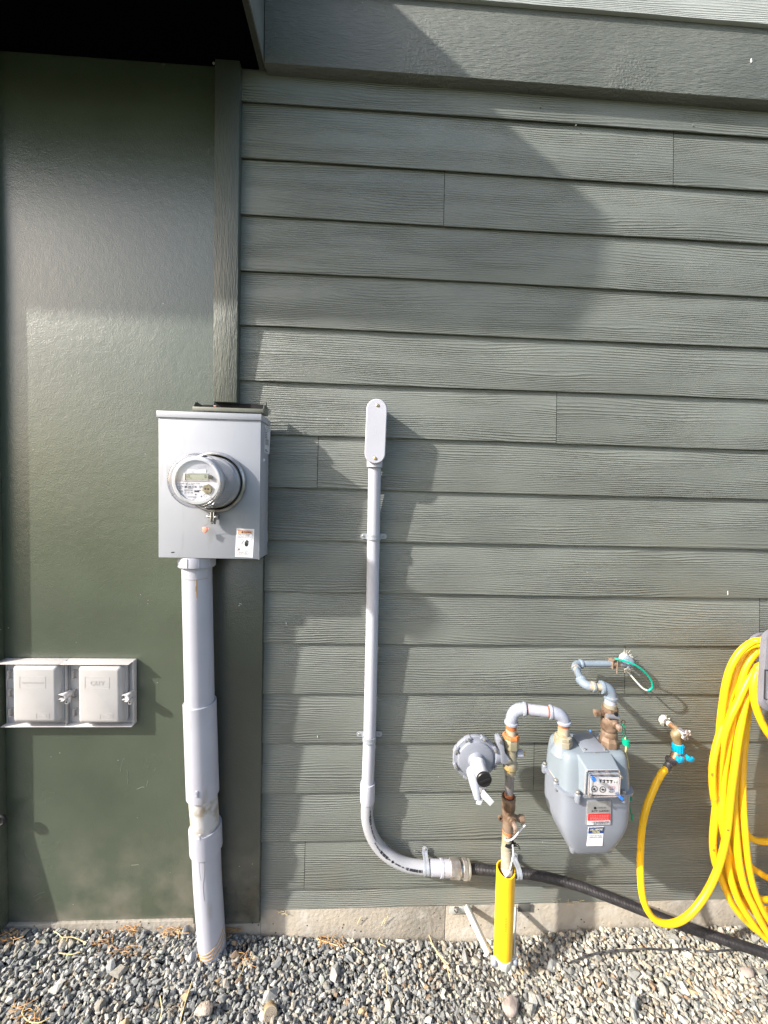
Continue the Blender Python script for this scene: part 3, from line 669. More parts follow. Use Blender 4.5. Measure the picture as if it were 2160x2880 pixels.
# rust drips and straw-coloured rings on the pipe
def on_pipe(v, ang, rr=R3, lift=.0003):
    c = seg_at(v); return c + Vector((math.sin(ang), -math.cos(ang), 0)) * (rr + lift)
st = MB()
st.tube([on_pipe(1622, a_) for a_ in np.linspace(-.5, 1.2, 14)], .0006, 5); st.tube([on_pipe(v, .35) for v in (1622, 1640, 1660, 1672)], .001, 5); st.tube([on_pipe(v, .30) for v in (1640, 1655)], .0008, 5)
for v0, s_, tw in ((2648, 26, .0), (2655, 22, .1), (2642, 38, .05)): st.tube(catmull([on_pipe(v0 - s_ * (a_ + .6) / 2.2 + 10 * (1 - (a_ / 1.2) ** 2), a_ + tw, R3 - .0005, .0002) for a_ in np.linspace(-1.1, 1.5, 12)], 3), .0014, 5)
st.tube(catmull([on_pipe(v, a_, R3 - .0008) for v, a_ in ((2706, -.7), (2712, -.2), (2708, .3), (2695, .8), (2672, 1.2))], 5), .001, 5); st.tube(catmull([on_pipe(v, a_, R3 - .0008) for v, a_ in ((2700, .1), (2680, .6), (2662, 1.0))], 5), .0009, 5)
build_each(st, 'rust_stain', m_rust_line, fc)
st = MB()
st.tube(catmull([on_pipe(v, a_, R3 - .0004) for v, a_ in ((2384, .25), (2420, .22), (2455, .1), (2485, .12), (2495, .13))], 4), .0006, 5); st.tube(catmull([on_pipe(v, a_, R3 - .0004) for v, a_ in ((2384, -.1), (2410, -.12), (2440, -.02))], 4), .0005, 5)
st.tube(catmull([on_pipe(v, a_, R3 - .0008) for v, a_ in ((2690, .45), (2678, .75), (2668, 1.0))], 4), .0006, 5)
build_each(st, 'dirt_run', mat('dirt_run', (.3, .28, .26), .8), fc)
# ------------------------------------------------------------------ telecom enclosures
KT = crop(0, 1800, 3.607)
m_tel = mat('telecom_plastic', (.44, .425, .415), .45, c2=(.41, .395, .385), nscale=14, bump=.12, bscale=260, bdist=.0005)
m_tel2 = mat('telecom_tray', (.5, .485, .48), .5, c2=(.45, .435, .43), nscale=20)
def telecom(label, x_l, x_r, door, latchpx, tabs, words, broken):
    zt = P(200, 1850, 0).z - .002; zb = P(200, 2031, .0).z; DT = .024
    xl, xr = P(x_l, 1950, .0).x, P(x_r, 1950, .0).x
    o = thing('telecom_box', label, 'telecom box', ((xl + xr) / 2, 0, zb), group='pair of cable boxes on the dark panel')
    a = MB(); a.box((xl, -.0012, zb), (xr, .0008, zt)); a.box((xl, -.006, zb), (xl + .0015, -.0014, zt)); a.box((xr - .002, -.018, zb), (xr - .0002, -.0014, zt))
    a.hexa([(xl - .004, -DT, zb - .003), (xr - .002, -DT, zb - .003), (xr, -.001, zb - .0002), (xl, -.001, zb - .0002)], [(xl - .004, -DT, zb - .0015), (xr - .002, -DT, zb - .0015), (xr, -.001, zb + .0012), (xl, -.001, zb + .0012)])
    a.build('tray', m_tel2, o, bevel=.0004)
    a = MB(); hz = zt - .001; DT = .034
    a.hexa([(xl - .014, -DT, hz - .006), (xr - .006, -DT, hz - .006), (xr + .001, -.001, hz), (xl - .001, -.001, hz)], [(xl - .014, -DT, hz - .0045), (xr - .006, -DT, hz - .0045), (xr + .001, -.001, hz + .0015), (xl - .001, -.001, hz + .0015)])
    a.build('hood', m_tel, o, bevel=.0004)
    # door: a rounded raised shell built as stacked rounded rectangles
    x0, y0, x1, y1 = door; dd = .039
    A0, A1 = KT(x0, y0, dd), KT(x1, y1, dd)
    dx0, dx1, dz1, dz0 = A0.x, A1.x, A0.z, A1.z
    def rr(inset, y, r=.011, n=6):
        cx_, cz = (dx0 + dx1) / 2, (dz0 + dz1) / 2; hw, hh = (dx1 - dx0) / 2 - inset, (dz1 - dz0) / 2 - inset; r = max(r - inset * .4, .002); out = []
        for sx_, sz_, a0 in ((1, 1, 0), (-1, 1, 90), (-1, -1, 180), (1, -1, 270)):
            for i in range(n + 1):
                t = math.radians(a0 + 90 * i / n); out.append(Vector((cx_ + sx_ * (hw - r) + r * math.cos(t), y, cz + sz_ * (hh - r) + r * math.sin(t))))
        return out
    d = MB().loft([rr(-.006, -.004), rr(-.006, -.014), rr(-.0045, -.0155), rr(-.0045, -.017), rr(.0, -.018), rr(.001, -.027), rr(.0035, -.033), rr(.008, -.0375), rr(.012, -dd)])
    dr = d.build('door', m_tel, o, sharp=40)
    # embossed frames and letters
    e = MB(); k = .039 + .0002
    ex0, ey0, ex1, ey1 = words['frame']
    for q0, q1 in (((ex0, ey0), (ex1, ey0)), ((ex1, ey0), (ex1, ey1)), ((ex1, ey1), (ex0, ey1)), ((ex0, ey1), (ex0, ey0))): e.tube([KT(*q0, k), KT(*q1, k)], .00035, 6)
    tp = Plane2(KT(ex0, ey0, k), KT(ex1, ey0, k), KT(ex1, ey1, k), KT(ex0, ey1, k), .0005)
    tmp = MB(); tp.text(tmp, words['t'], .5, .52, words['w'], words['h'], 0, 'C', bold=.01)
    nv = len(tmp.v); e.v, e.f = e.v, e.f; e.add(tmp.v, tmp.f)
    lx0, ly0, lx1, ly1 = words['logo']
    for q0, q1 in (((lx0, ly0), (lx1, ly0)), ((lx1, ly0), (lx1, ly1)), ((lx1, ly1), (lx0, ly1)), ((lx0, ly1), (lx0, ly0))): e.tube([KT(*q0, k), KT(*q1, k)], .0003, 6)
    lc = KT((lx0 + lx1) / 2, (ly0 + ly1) / 2, k); e.tube(catmull([lc + Vector((.011 * math.cos(t), 0, .0035 * math.sin(t))) for t in [i * math.pi / 5 for i in range(10)]], 3, True), .0004, 5, closed=True)
    e.build('embossing', m_tel, dr)
    # hinge tabs
    for (tx, ty0, ty1) in tabs:
        a = MB(); p, q = KT(tx, ty0, .012), KT(tx, ty1, .012)
        a.box((p.x - .0035, -.013, q.z), (p.x + .004, -.0013, q.z + .002)); a.box((p.x - .0035, -.013, p.z - .002), (p.x + .004, -.0013, p.z)); a.box((p.x - .0035, -.013, q.z + .0021), (p.x - .0018, -.0013, p.z - .0021))
        a.build('hinge_tab', m_tel, o, bevel=.0004)
    # latch: a short open tube with a lug
    lx, ly = latchpx; c = KT(lx, ly, .040); a = MB(); r0 = .0115
    arc = [c + Vector((r0 * math.cos(t), 0, r0 * math.sin(t))) for t in [math.radians(-115 + 230 * i / 18) for i in range(19)]]; inn = [c + (p - c) * .76 for p in arc[::-1]]
    a.prism([p + Vector((0, .028, 0)) for p in arc + inn], (0, -.034, 0)); a.prism([c + Vector((x, .016, z)) for x, z in ((.004, -.008), (.014, -.004), (.014, -.020), (.010, -.025), (.002, -.023))], (0, -.012, 0))
    a.prism([c + Vector((x, .018, z)) for x, z in ((-.018, .0075), (-.002, .0105), (-.002, .008), (-.014, .006))], (0, -.016, 0)); a.prism([c + Vector((x, .018, z)) for x, z in ((-.018, -.0085), (-.014, -.006), (-.002, -.008), (-.002, -.0105))], (0, -.016, 0))
    lt = a.build('latch', m_tel2, o, bevel=.0006)
    a = MB().lathe(c + Vector((.0065, .0038, -.0185)), ax, [(.0028, 0), (.0028, .0004), (0, .0004)], 14); a.build('lock_hole', m_black, lt)
    if broken: MB().lathe(c + Vector((-.001, .004, 0)), ax, [(.0048, 0), (.0048, .004), (.0022, .004), (.0022, .0), (0, .0)], 16).build('screw', m_white, lt)
    return o
telecom('left one of the two beige plastic cable boxes, faint small lettering, empty latch', 22, 197, (108, 263, 585, 848), (640, 582), [(84, 310, 398), (90, 502, 590), (96, 700, 782)],
        dict(frame=(200, 372, 462, 490), t='TELEPHONE ENTRANCE', w=.86, h=.14, logo=(370, 742, 500, 803)), False)
telecom('right one of the two beige plastic cable boxes, embossed CATV, with latch screw', 199, 384, (776, 270, 1228, 858), (1285, 588), [(740, 310, 400), (744, 506, 592), (748, 702, 784)],
        dict(frame=(862, 376, 1110, 494), t='CATV', w=.56, h=.4, logo=(1018, 748, 1146, 808)), True)
# ------------------------------------------------------------------ slim conduit with pull elbow fitting
def strap(c, axis, r, th=.0018, wd=.019, ears=(1, 1), el=.022, wall=.0015):
    """pipe strap: c = pipe centre, axis = 'z' or 'x' direction of the pipe; returns mesh builders (band, screws)"""
    b, s = MB(), MB(); c = V3(c); lat = Vector((1, 0, 0)) if axis == 'z' else Vector((0, 0, 1)); al = Vector((0, 0, 1)) if axis == 'z' else Vector((1, 0, 0)); out = Vector((0, -1, 0))
    dep = -c.y; ro = r + th
    def path(rr, off):
        pts = [(-rr, -dep + wall)] + [(-rr, -dep * .5)] + [(-rr * math.cos(t), rr * math.sin(t)) for t in [math.pi * i / 16 for i in range(17)]] + [(rr, -dep * .5), (rr, -dep + wall)]
        return [c + lat * x + out * y + al * off for x, y in pts]
    for o_, w_, rr in ((-wd * .33, wd * .3, ro + .0008), (0, wd * .42, ro), (wd * .33, wd * .3, ro + .0008)):
        A = path(rr, o_ - w_ / 2); B = path(rr - th, o_ - w_ / 2); A2 = path(rr, o_ + w_ / 2); B2 = path(rr - th, o_ + w_ / 2); n = len(A)
        b.add(A + B + A2 + B2, [(i, i + 1, n + i + 1, n + i) for i in range(n - 1)] + [(2 * n + i, 3 * n + i, 3 * n + i + 1, 2 * n + i + 1) for i in range(n - 1)] +
              [(i, 2 * n + i, 2 * n + i + 1, i + 1) for i in range(n - 1)] + [(n + i, n + i + 1, 3 * n + i + 1, 3 * n + i) for i in range(n - 1)])
    for sgn, on in ((-1, ears[0]), (1, ears[1])):
        if not on: continue
        e0 = c + lat * (sgn * (ro - .001)) + out * (-dep + wall); tip = c + lat * (sgn * (ro + el)) + out * (-dep + wall)
        outline = [e0 - al * wd * .5] + [tip - lat * sgn * wd * .5 + lat * (sgn * wd * .5 * math.sin(t)) - al * (wd * .5 * math.cos(t)) for t in [math.pi * i / 8 for i in range(9)]] + [e0 + al * wd * .5]
        b.prism(outline, out * .002)
        sc_ = tip - lat * sgn * wd * .5 + out * .002; s.lathe(sc_, out, [(.0042, 0), (.0042, .0014), (.003, .0024), (0, .0026)], 16)
    return b, s
m_strap = mat('strap_metal', (.42, .45, .49), .38, .35, c2=(.37, .39, .43), nscale=40)
m_screw = mat('screw_zinc', (.42, .4, .36), .35, .8)
r1 = .0213
pts = [P(1054, 1300, .032), P(1053.6, 1330, .029), P(1050.8, 1492, .0235), P(1046, 1780, .0235), P(1040, 2053, .0235), P(1034, 2215, .0235)]
sc1 = thing('slim_conduit', 'slim grey plastic conduit with capped pull fitting on top and sweep elbow at the bottom', 'conduit', (pts[2].x, 0, P(1040, 2440, .03).z))
m_cond = mat('conduit_pvc', (.47, .475, .53), .38, c2=(.43, .435, .485), nscale=7, bump=.04, bscale=90, rvar=.05)
MB().tube(pts, r1, 32).build('straight_pipe', m_cond, sc1)
el = [P(1033.5, 2245, .0255), P(1033, 2262, .0255), P(1033, 2302, .026), P(1044, 2345, .027), P(1067, 2383, .028), P(1101, 2412, .032), P(1143, 2432, .033), P(1189, 2440, .034), P(1215, 2441, .034)]
elb = MB().tube(catmull(el, 6), r1, 32).build('sweep_elbow', mat('elbow_pvc', (.34, .345, .365), .4, c2=(.38, .385, .41), nscale=5, bump=.04, bscale=90), sc1)
a_, b_ = P(1034.2, 2200, .0255), P(1033.3, 2256, .0255); d_ = b_ - a_
MB().lathe(a_, d_, [(r1 - .001, .001), (r1 + .0035, 0), (r1 + .0042, .003), (r1 + .0042, d_.length - .008), (r1 + .0025, d_.length - .001), (r1 - .001, d_.length)], 36).build('coupling', m_cond, sc1)
# printed lettering along the elbow
a = MB(); path = catmull(el, 12)
def on_elbow(i, lift=.0004, ang=0.0):
    p = path[i]; t = (path[min(i + 1, len(path) - 1)] - path[max(i - 1, 0)]).normalized(); out = Vector((0, -1, 0)); out = (out - out.dot(t) * t).normalized(); side = t.cross(out)
    v_ = (out * math.cos(ang) + side * math.sin(ang)); return p + v_ * (r1 + lift), t, v_, side * math.cos(ang) - out * math.sin(ang)
rg = random.Random(2)
for i in range(14, len(path) - 14):
    o, t, nn, sd = on_elbow(i, .0004, -.55 if i < 40 else -.25)
    step = (path[i + 1] - path[i]).length
    isbar = (46 < i < 56) or (70 < i < 84) or (18 < i < 26)
    for k in range(3 if isbar else 2):
        oo = o + t * (step * k / (3 if isbar else 2)); hgt = .0042 if isbar else rg.uniform(.0012, .0028)
        if rg.random() < .8: a.obox(oo, t * (rg.uniform(.0003, .0007) if isbar else rg.uniform(.0004, .0009)), nn * .0002, sd * hgt)
o, t, nn, sd = on_elbow(60, .0004, -.25); a.lathe(o, nn, [(.0042, 0), (.0042, .0003), (.003, .0003), (.003, 0)], 20)
a.build('pipe_print', m_black, elb, sharp=0)
# scuff marks on the straight pipe
a = MB()
for (u0, v0, u1, v1, w_) in ((1062.5, 1318, 1061.5, 1352, .0007), (1062.8, 1352, 1063, 1368, .0005), (1061, 1375, 1060, 1400, .0005), (1052.5, 1883, 1053.5, 1925, .0006), (1052, 1940, 1051, 2050, .0004), (1050, 2060, 1048, 2180, .0004)):
    q = [P(u0, v0, .030 + r1), P(u1, v1, .030 + r1)]
    for p in q:
        cx_ = pts[2].x + (p.z - pts[2].z) * 0; 
    # drape on the cylinder surface
    out = []
    for k in range(9):
        p = q[0].lerp(q[1], k / 8); 
        for a0, b0 in zip(pts, pts[1:]):
            if b0.z <= p.z <= a0.z: cc = a0.lerp(b0, (a0.z - p.z) / (a0.z - b0.z)); break
        dx = max(-.018, min(.018, p.x - cc.x)); out.append(Vector((cc.x + dx, cc.y - math.sqrt(r1 * r1 - dx * dx) - .0001, p.z)))
    a.tube(out, w_, 5)
a.build('scuffs', m_grey, sc1)
# pull elbow (capped fitting)
fdp = .070; T, B = P(1060, 1150.5, fdp), P(1054.8, 1275, fdp); hw = .0335
def stadium(y, inset, n=16):
    ctop, cbot = T.copy(), B.copy(); ctop.y = cbot.y = y; r = hw - inset; u_ = (ctop - cbot).normalized(); s_ = Vector((u_.z, 0, -u_.x)); out = []
    for i in range(n + 1): t = math.pi * i / n; out.append(ctop + s_ * (r * math.cos(t)) + u_ * (r * math.sin(t)))
    for i in range(n + 1): t = math.pi + math.pi * i / n; out.append(cbot + s_ * (r * math.cos(t)) + u_ * (r * math.sin(t)))
    return out
bd = MB().loft([stadium(-.0, .006), stadium(-.058, .0035), stadium(-.060, .0035)]); hub = P(1054, 1296, .036)
bd.lathe(P(1054.5, 1270, .036), (0, 0, -1), [(.026, 0), (.026, .052), (.0245, .053), (.021, .053)], 36); lb = bd.build('pull_fitting', m_cond, sc1, sharp=35)
cv = MB().loft([stadium(-.0602, .0), stadium(-.0665, .0), stadium(-.0685, .001), stadium(-.070, .003)]).build('fitting_cover', m_cond, lb, sharp=35)
a = MB()
for (u, v) in ((1062, 1140), (1055, 1289)): p = P(u, v, .0702); a.lathe(p, (0, -1, 0), [(.0058, -.001), (.0055, .0008), (.0035, .0022), (.0018, .0022), (.0018, .001), (0, .001)], 16)
build_each(a, 'cover_screw', mat('brass_screw', (.5, .4, .2), .35, .7), cv)
a = MB(); o = P(1057, 1213, .0703)
for i, (s, dx, h) in enumerate((('1-1/4 LB', .0, .0035), ('PVC', .006, .0028), ('CONDUIT BODY', .012, .0018), ('LISTED', -.008, .002))): text_mb(a, s, o + Vector((dx, 0, -.003 * i)), Vector((0, 0, -1)), Vector((1, 0, 0)), None, h)
a.build('raised_lettering', mat('conduit_emboss', (.6, .6, .65), .4), cv, sharp=0)
a = MB(); 
for (u, v) in ((1051, 1510), (1039, 2076)):
    c = P(u, v, .0255); b_, s_ = strap(c, 'z', r1); st = b_.build('pipe_strap', m_strap, sc1, sharp=40); s_.build('strap_screw', m_screw, st)
c = P(1198, 2440, .034); b_, s_ = strap(c, 'x', r1, ears=(0, 1), el=.024); st = b_.build('pipe_strap', m_strap, sc1, sharp=40); s_.build('strap_screw', m_screw, st)
def along(u0, u1, v, prof, seg, name, m_, par, d=.034):
    a, b = P(u0, v, d), P(u1, v + .6, d); L_ = (b - a).length; k = L_ / prof[-1][1]; return MB().lathe(a, b - a, [(r, h * k) for r, h in prof], seg, up=(0, 0, 1)).build(name, m_, par)
along(1211, 1240, 2440.5, [(.0205, 0), (.0243, .001), (.0243, .9), (.0243, 1.0)], 36, 'terminal_adapter', m_pvc, sc1)
along(1238, 1245, 2441.5, [(.027, 0), (.027, 1.)], 36, 'adapter_flange', m_pvc, sc1)
along(1245, 1265, 2441.8, [(.0262, 0), (.0262, 1.)], 12, 'adapter_hex', m_pvc, sc1)
cg = along(1264, 1294, 2443, [(.027, 0), (.0292, .08), (.0292, .9), (.027, 1.)], 8, 'cable_gland', mat('cast_steel', (.48, .43, .39), .32, .75, c2=(.6, .56, .5), nscale=60, bump=.3, bscale=160), sc1)
along(1294, 1300, 2443.5, [(.0265, 0), (.0265, 1.)], 24, 'gland_neck', m_steel, sc1)
along(1300, 1313, 2443.7, [(.028, 0), (.0305, .1), (.0305, .9), (.028, 1.)], 8, 'gland_nut', mat('cast_steel', (0, 0, 0)), sc1)
along(1313, 1320, 2444, [(.0285, 0), (.0295, .3), (.0295, .8), (.027, 1.), (.02, 1.)], 36, 'gland_collar', mat('gland_brass', (.5, .47, .38), .35, .7), sc1)
# ------------------------------------------------------------------ black power cable
def PG(u, v, dz=.0):
    r = CAMROT @ Vector(((u - 1080) / F_PX, -(v - 1440) / F_PX, -1)); x = .3
    for _ in range(4): t = (gz(x) + dz - CAMLOC.z) / r.z; x = CAMLOC.x + r.x * t
    return CAMLOC + r * t
cp = [P(1312, 2444, .034), P(1340, 2445, .034), P(1397, 2449.5, .034), P(1477, 2457, .036), P(1549, 2470, .040), P(1622, 2490, .05), P(1694, 2516, .062), P(1766, 2544, .072), P(1824, 2567, .080), P(1894, 2595, .088), P(1959, 2617, .095), P(2057, 2650, .105)]
e = PG(2160, 2684, .018); cp += [e, e + Vector((.12, -.04, -.012)), e + Vector((.3, -.06, -.018)), e + Vector((.6, -.05, -.02))]
m_cab = bpy.data.materials.new('black_cable'); m_cab.use_nodes = True
def braided(m, base, light):
    t = m.node_tree; N = t.nodes; L = t.links; b = N['Principled BSDF']; b.inputs['Roughness'].default_value = .55
    uvn = N.new('ShaderNodeTexCoord'); sp = N.new('ShaderNodeSeparateXYZ'); L.new(uvn.outputs['UV'], sp.inputs[0])
    def mt(op, a, bb):
        n = N.new('ShaderNodeMath'); n.operation = op
        for i, q in enumerate((a, bb)):
            if isinstance(q, (int, float)): n.inputs[i].default_value = q
            else: L.new(q, n.inputs[i])
        return n.outputs[0]
    s1 = mt('SINE', mt('ADD', mt('MULTIPLY', sp.outputs[0], 2 * math.pi / .0052), mt('MULTIPLY', sp.outputs[1], 12.)), 0)
    s2 = mt('SINE', mt('SUBTRACT', mt('MULTIPLY', sp.outputs[0], 2 * math.pi / .0052), mt('MULTIPLY', sp.outputs[1], 12.)), 0)
    h = mt('ADD', s1, mt('MULTIPLY', s2, .6)); nz = N.new('ShaderNodeTexNoise'); nz.inputs['Scale'].default_value = 60; nz.inputs['Detail'].default_value = 5; L.new(uvn.outputs['Object'], nz.inputs['Vector'])
    bp = N.new('ShaderNodeBump'); bp.inputs['Strength'].default_value = .7; bp.inputs['Distance'].default_value = .0009; L.new(h, bp.inputs['Height']); L.new(bp.outputs[0], b.inputs['Normal'])
    mr_ = N.new('ShaderNodeMapRange'); mr_.inputs[1].default_value = .3; mr_.inputs[2].default_value = .75; L.new(nz.outputs['Fac'], mr_.inputs[0])
    mx = N.new('ShaderNodeMix'); mx.data_type = 'RGBA'; L.new(mr_.outputs[0], mx.inputs['Factor']); mx.inputs['A'].default_value = (*base, 1); mx.inputs['B'].default_value = (*light, 1); L.new(mx.outputs['Result'], b.inputs['Base Color'])
braided(m_cab, (.014, .013, .015), (.04, .037, .04))
def tube_uv(pts, r, seg, name, m_, parent, origin=None):
    mb = MB().tube(pts, r, seg); uv = []; s_ = 0
    for i in range(len(pts)):
        if i: s_ += (pts[i] - pts[i - 1]).length
        for k in range(seg): uv.append((s_, min(k, seg - k) / seg * 2))
    return mb.build(name, m_, parent, uv=uv, origin=origin)
cpath = catmull(cp, 10)
cab = tube_uv(cpath, .0158, 24, 'power_cable', m_cab, None, origin=cp[0]); tag(cab, 'thick black ribbed power cable sagging from the conduit gland down to the gravel', 'cable')
c = P(1457, 2455, .035); b_, s_ = strap(c, 'x', .0162, ears=(0, 1), el=.024); st = thing('cable_strap', 'white metal strap holding the black cable beside the yellow pipe sleeve', 'strap', (c.x, 0, c.z))
so_ = b_.build('strap_band', m_strap, st, sharp=40); s_.build('screw', m_screw, so_)
# ------------------------------------------------------------------ gas riser
G = crop(1240, 1800, 2.765); H4 = crop(1260, 2200, 2.765)
m_galv = mat('painted_galv', (.34, .35, .41), .45, c2=(.29, .3, .35), nscale=30, bump=.2, bscale=160, c3=(.3, .28, .26), n3scale=40, n3lo=.68, n3hi=.76)
m_elb = mat('elbow_galv', (.29, .31, .37), .5, c2=(.24, .26, .31), nscale=50, bump=.35, bscale=120)
m_rust = mat('rust', (.26, .075, .025), .8, c2=(.38, .17, .08), nscale=60, bump=.4, bscale=200)
m_orange_rust = mat('orange_rust', (.5, .17, .05), .7, c2=(.32, .1, .04), nscale=50)
m_cream = mat('weathered_cream', (.38, .35, .28), .55, c2=(.3, .22, .12), nscale=26, c3=(.35, .18, .08), n3scale=30, n3lo=.6, n3hi=.7)
m_brass = mat('dirty_brass', (.15, .098, .062), .6, .1, c2=(.22, .155, .11), nscale=34, bump=.25, bscale=150, c3=(.08, .045, .025), n3scale=30, n3lo=.5, n3hi=.68)
m_olive = mat('olive_brass', (.24, .215, .14), .45, .2, c2=(.3, .28, .22), nscale=36, bump=.2, bscale=150, c3=(.45, .3, .1), n3scale=24, n3lo=.6, n3hi=.7)
m_bare = mat('bare_pipe', (.23, .22, .24), .4, .6, c2=(.3, .28, .26), nscale=30)
m_blk = mat('black_plastic', (.012, .012, .013), .4)
rx = thing('gas_riser', 'rusty gas riser pipe with brass valve, arching from the yellow sleeve to the gas meter', 'gas pipe', P(1413.7, 2700, .13))
def pipe(mb, a, b, r, seg=28): return mb.tube([a, b], r, seg)
D0, D1 = .130, .168
v0, v1, v2, v3 = H4(455, 735, D0), H4(463, 500, D0), H4(470, 380, D0), G(520, 1480, D0)
MB().tube([H4(445, 900, D0), H4(452, 760, D0), H4(459, 610, D0), G(507, 1620, D0)], [.0185, .0185, .0185, .0165], 28).build('lower_pipe', m_cream, rx)
MB().tube([G(507, 1640, D0), G(512, 1560, D0), G(517, 1470, D0)], .0155, 28).build('riser_pipe', mat('fluted_cream', (.3, .28, .21), .5, c2=(.3, .24, .13), nscale=20, stretch=(8, 8, 1), nlo=.45, nhi=.6), rx)
MB().tube([G(517, 1495, D0), G(517, 1478, D0)], .0166, 24).build('rust_ring', m_orange_rust, rx)
# sticker on the riser
t0 = H4(457, 672, D0); a = MB(); sa = [t0 + Vector((.0188 * math.sin(t), -.0188 * math.cos(t), 0)) for t in np.linspace(-1.1, 1.1, 12)]
a.add([p + Vector((0, 0, .010)) for p in sa] + [p - Vector((0, 0, .010)) for p in sa], [(i, i + 1, 13 + i, 12 + i) for i in range(11)]); stk = a.build('sticker', m_white, rx, sharp=0)
a = MB(); text_mb(a, 'E', t0 + Vector((-.005, -.0188, .001)), (1, 0, 0), (0, 0, 1), .006, .009); text_mb(a, 'xcel', t0 + Vector((.004, -.0191, -.0015)), (1, 0, 0), (0, 0, 1), .010, .004); a.build('sticker_print', mat('navy', (.02, .03, .25), .5), stk, sharp=0)
# cable tie + white wire
c = G(520, 1572, D0); a = MB(); a.lathe(c + Vector((0, 0, -.006)), (0.12, 0, 1), [(.0165, 0), (.0185, .001), (.0185, .012), (.0165, .013)], 28); a.obox(c + Vector((.019, -.008, -.001)), (.006, 0, 0), (0, .004, 0), (0, 0, .004)); 
a.tube(catmull([c + Vector((.018, -.010, .002)), c + Vector((.028, -.014, .004)), c + Vector((.034, -.014, -.006)), c + Vector((.036, -.012, -.014))], 4), .0015, 6); a.tube(catmull([c + Vector((.02, -.012, 0)), c + Vector((.028, -.016, -.003)), c + Vector((.036, -.014, -.014))], 4), .001, 5)
a.build('cable_tie', m_blk, rx)
a = MB(); a.tube(catmull([G(655, 1440, D0 + .02), G(610, 1490, D0 + .03), G(560, 1545, D0 + .025), G(515, 1560, D0 + .022), G(490, 1540, D0 + .016)], 6), .0022, 8)
a.tube(catmull([G(558, 1595, D0 + .02), G(562, 1660, D0 + .022), G(550, 1730, D0 + .024), H4(480, 680, D0 + .024), H4(455, 725, D0 + .024), H4(440, 750, D0 + .02)], 6), .0022, 8)
tw = a.build('tracer_wire', mat('white_wire', (.72, .72, .74), .4), rx); a = MB(); a.tube(catmull([G(655, 1440, D0 + .02), G(640, 1428, D0 + .02), G(625, 1440, D0 + .02), G(640, 1425, D0 + .022)], 5), .0011, 5); a.build('bare_end', m_steel, tw)
# brass valve
vc = G(525, 1395, D0)
vb = MB(); vb.tube([G(519, 1475, D0), G(521, 1440, D0), G(524, 1400, D0), G(525, 1340, D0), G(526, 1310, D0)], [.0165, .0175, .0205, .019, .0185], 28)
a, b = G(526, 1312, D0), G(527, 1218, D0); vb.lathe(a, b - a, [(.0185, 0), (.0225, .004), (.0225, (b - a).length - .006), (.0235, (b - a).length - .004), (.0235, (b - a).length), (.017, (b - a).length)], 8); val = vb.build('shutoff_valve', m_brass, rx)
MB().lathe(G(527, 1222, D0), (0, 0, 1), [(.0175, 0), (.0175, .003), (0.0135, .003)], 28).build('valve_mouth', m_blk, val)
a = MB(); c = G(553, 1405, D0 + .02); a.lathe(c + Vector((0, .02, 0)), (0, -1, 0), [(.017, 0), (.017, .012), (.0155, .016), (.0145, .022), (.010, .024), (.009, .028), (0, .028)], 28); pk = a.build('valve_plug', m_brass, val)
a = MB(); a.obox(c + Vector((.002, -.016, -.004)), (.0045, 0, 0), (0, .010, 0), (0, 0, .007)); a.obox(c + Vector((.003, -.020, -.018)), (.0035, 0, 0), (0, .003, 0), (0, 0, .007)); a.build('plug_stem', mat('worn_brass', (.55, .42, .36), .35, .5, c2=(.3, .2, .14), nscale=60), pk, bevel=.0008)
a = MB(); c = G(465, 1385, D0); a.lathe(c + Vector((0, .004, 0)), (0, -1, 0), [(.0045, 0), (.0088, 0), (.0088, .008), (.0045, .008), (.0045, 0)], 20); a.obox(c + Vector((.009, 0, 0)), (.006, 0, 0), (0, .0035, 0), (0, 0, .004)); a.build('lock_ear', m_brass, val)
a = MB(); a.cyl(G(560, 1380, D0), G(612, 1388, D0 + .006), .0095); a.lathe(G(608, 1388, D0 + .006), (1, -.1, -.03), [(.009, 0), (.0118, .001), (.0118, .014), (.0105, .0165), (.006, .0165)], 22); a.build('test_port', m_brass, val)
# pipe above the valve, tee body, rusty nipple
MB().tube([G(528, 1235, D0), G(531, 1170, D0), G(536, 1020, D0)], .0136, 28).build('middle_pipe', m_bare, rx)
MB().tube([G(528, 1235, D0), G(529, 1188, D0)], .0142, 28).build('rust_thread', m_rust, rx)
tb = MB(); A, B = G(537, 1035, D0), G(545, 765, D0); L_ = (B - A).length
tb.lathe(A, B - A, [(.0165, 0), (.0175, .002), (.0175, .014), (.0225, .02), (.0225, .036), (.0195, .042), (.019, L_ - .03), (.0185, L_)], 28); tee = tb.build('tee_body', m_olive, rx)
a = MB(); p, q = G(538, 1040, D0), G(539, 990, D0); a.lathe(p, q - p, [(.0155, 0), (.0175, .001), (.0175, (q - p).length)], 6, a0=.4); a.build('bottom_hex', m_olive, tee)
a = MB(); p, q = G(543, 835, D0), G(545, 760, D0); l = (q - p).length; a.lathe(p, q - p, [(.0225, 0), (.0258, .003), (.0258, l - .003), (.024, l), (.017, l)], 8, a0=.39); a.build('top_hex', m_olive, tee)
a = MB(); p = G(545, 758, D0); a.lathe(p, (0, 0, 1), [(.0225, 0), (.0262, .0005), (.0262, .008), (.0235, .012), (.0185, .013), (.0185, .0)], 8, a0=.39); a.build('union_nut', m_orange_rust, tee)
a = MB(); a.cyl(G(585, 880, D0), G(632, 882, D0), .0125, 24); pt = a.build('side_boss', m_elb, tee); a = MB(); a.cyl(G(632, 882, D0), G(645, 883, D0), .0055, 16); a.hexnut(G(643, 883, D0), G(658, 884, D0), .0065); a.build('test_plug', mat('brass_plug', (.5, .4, .18), .35, .6), pt)
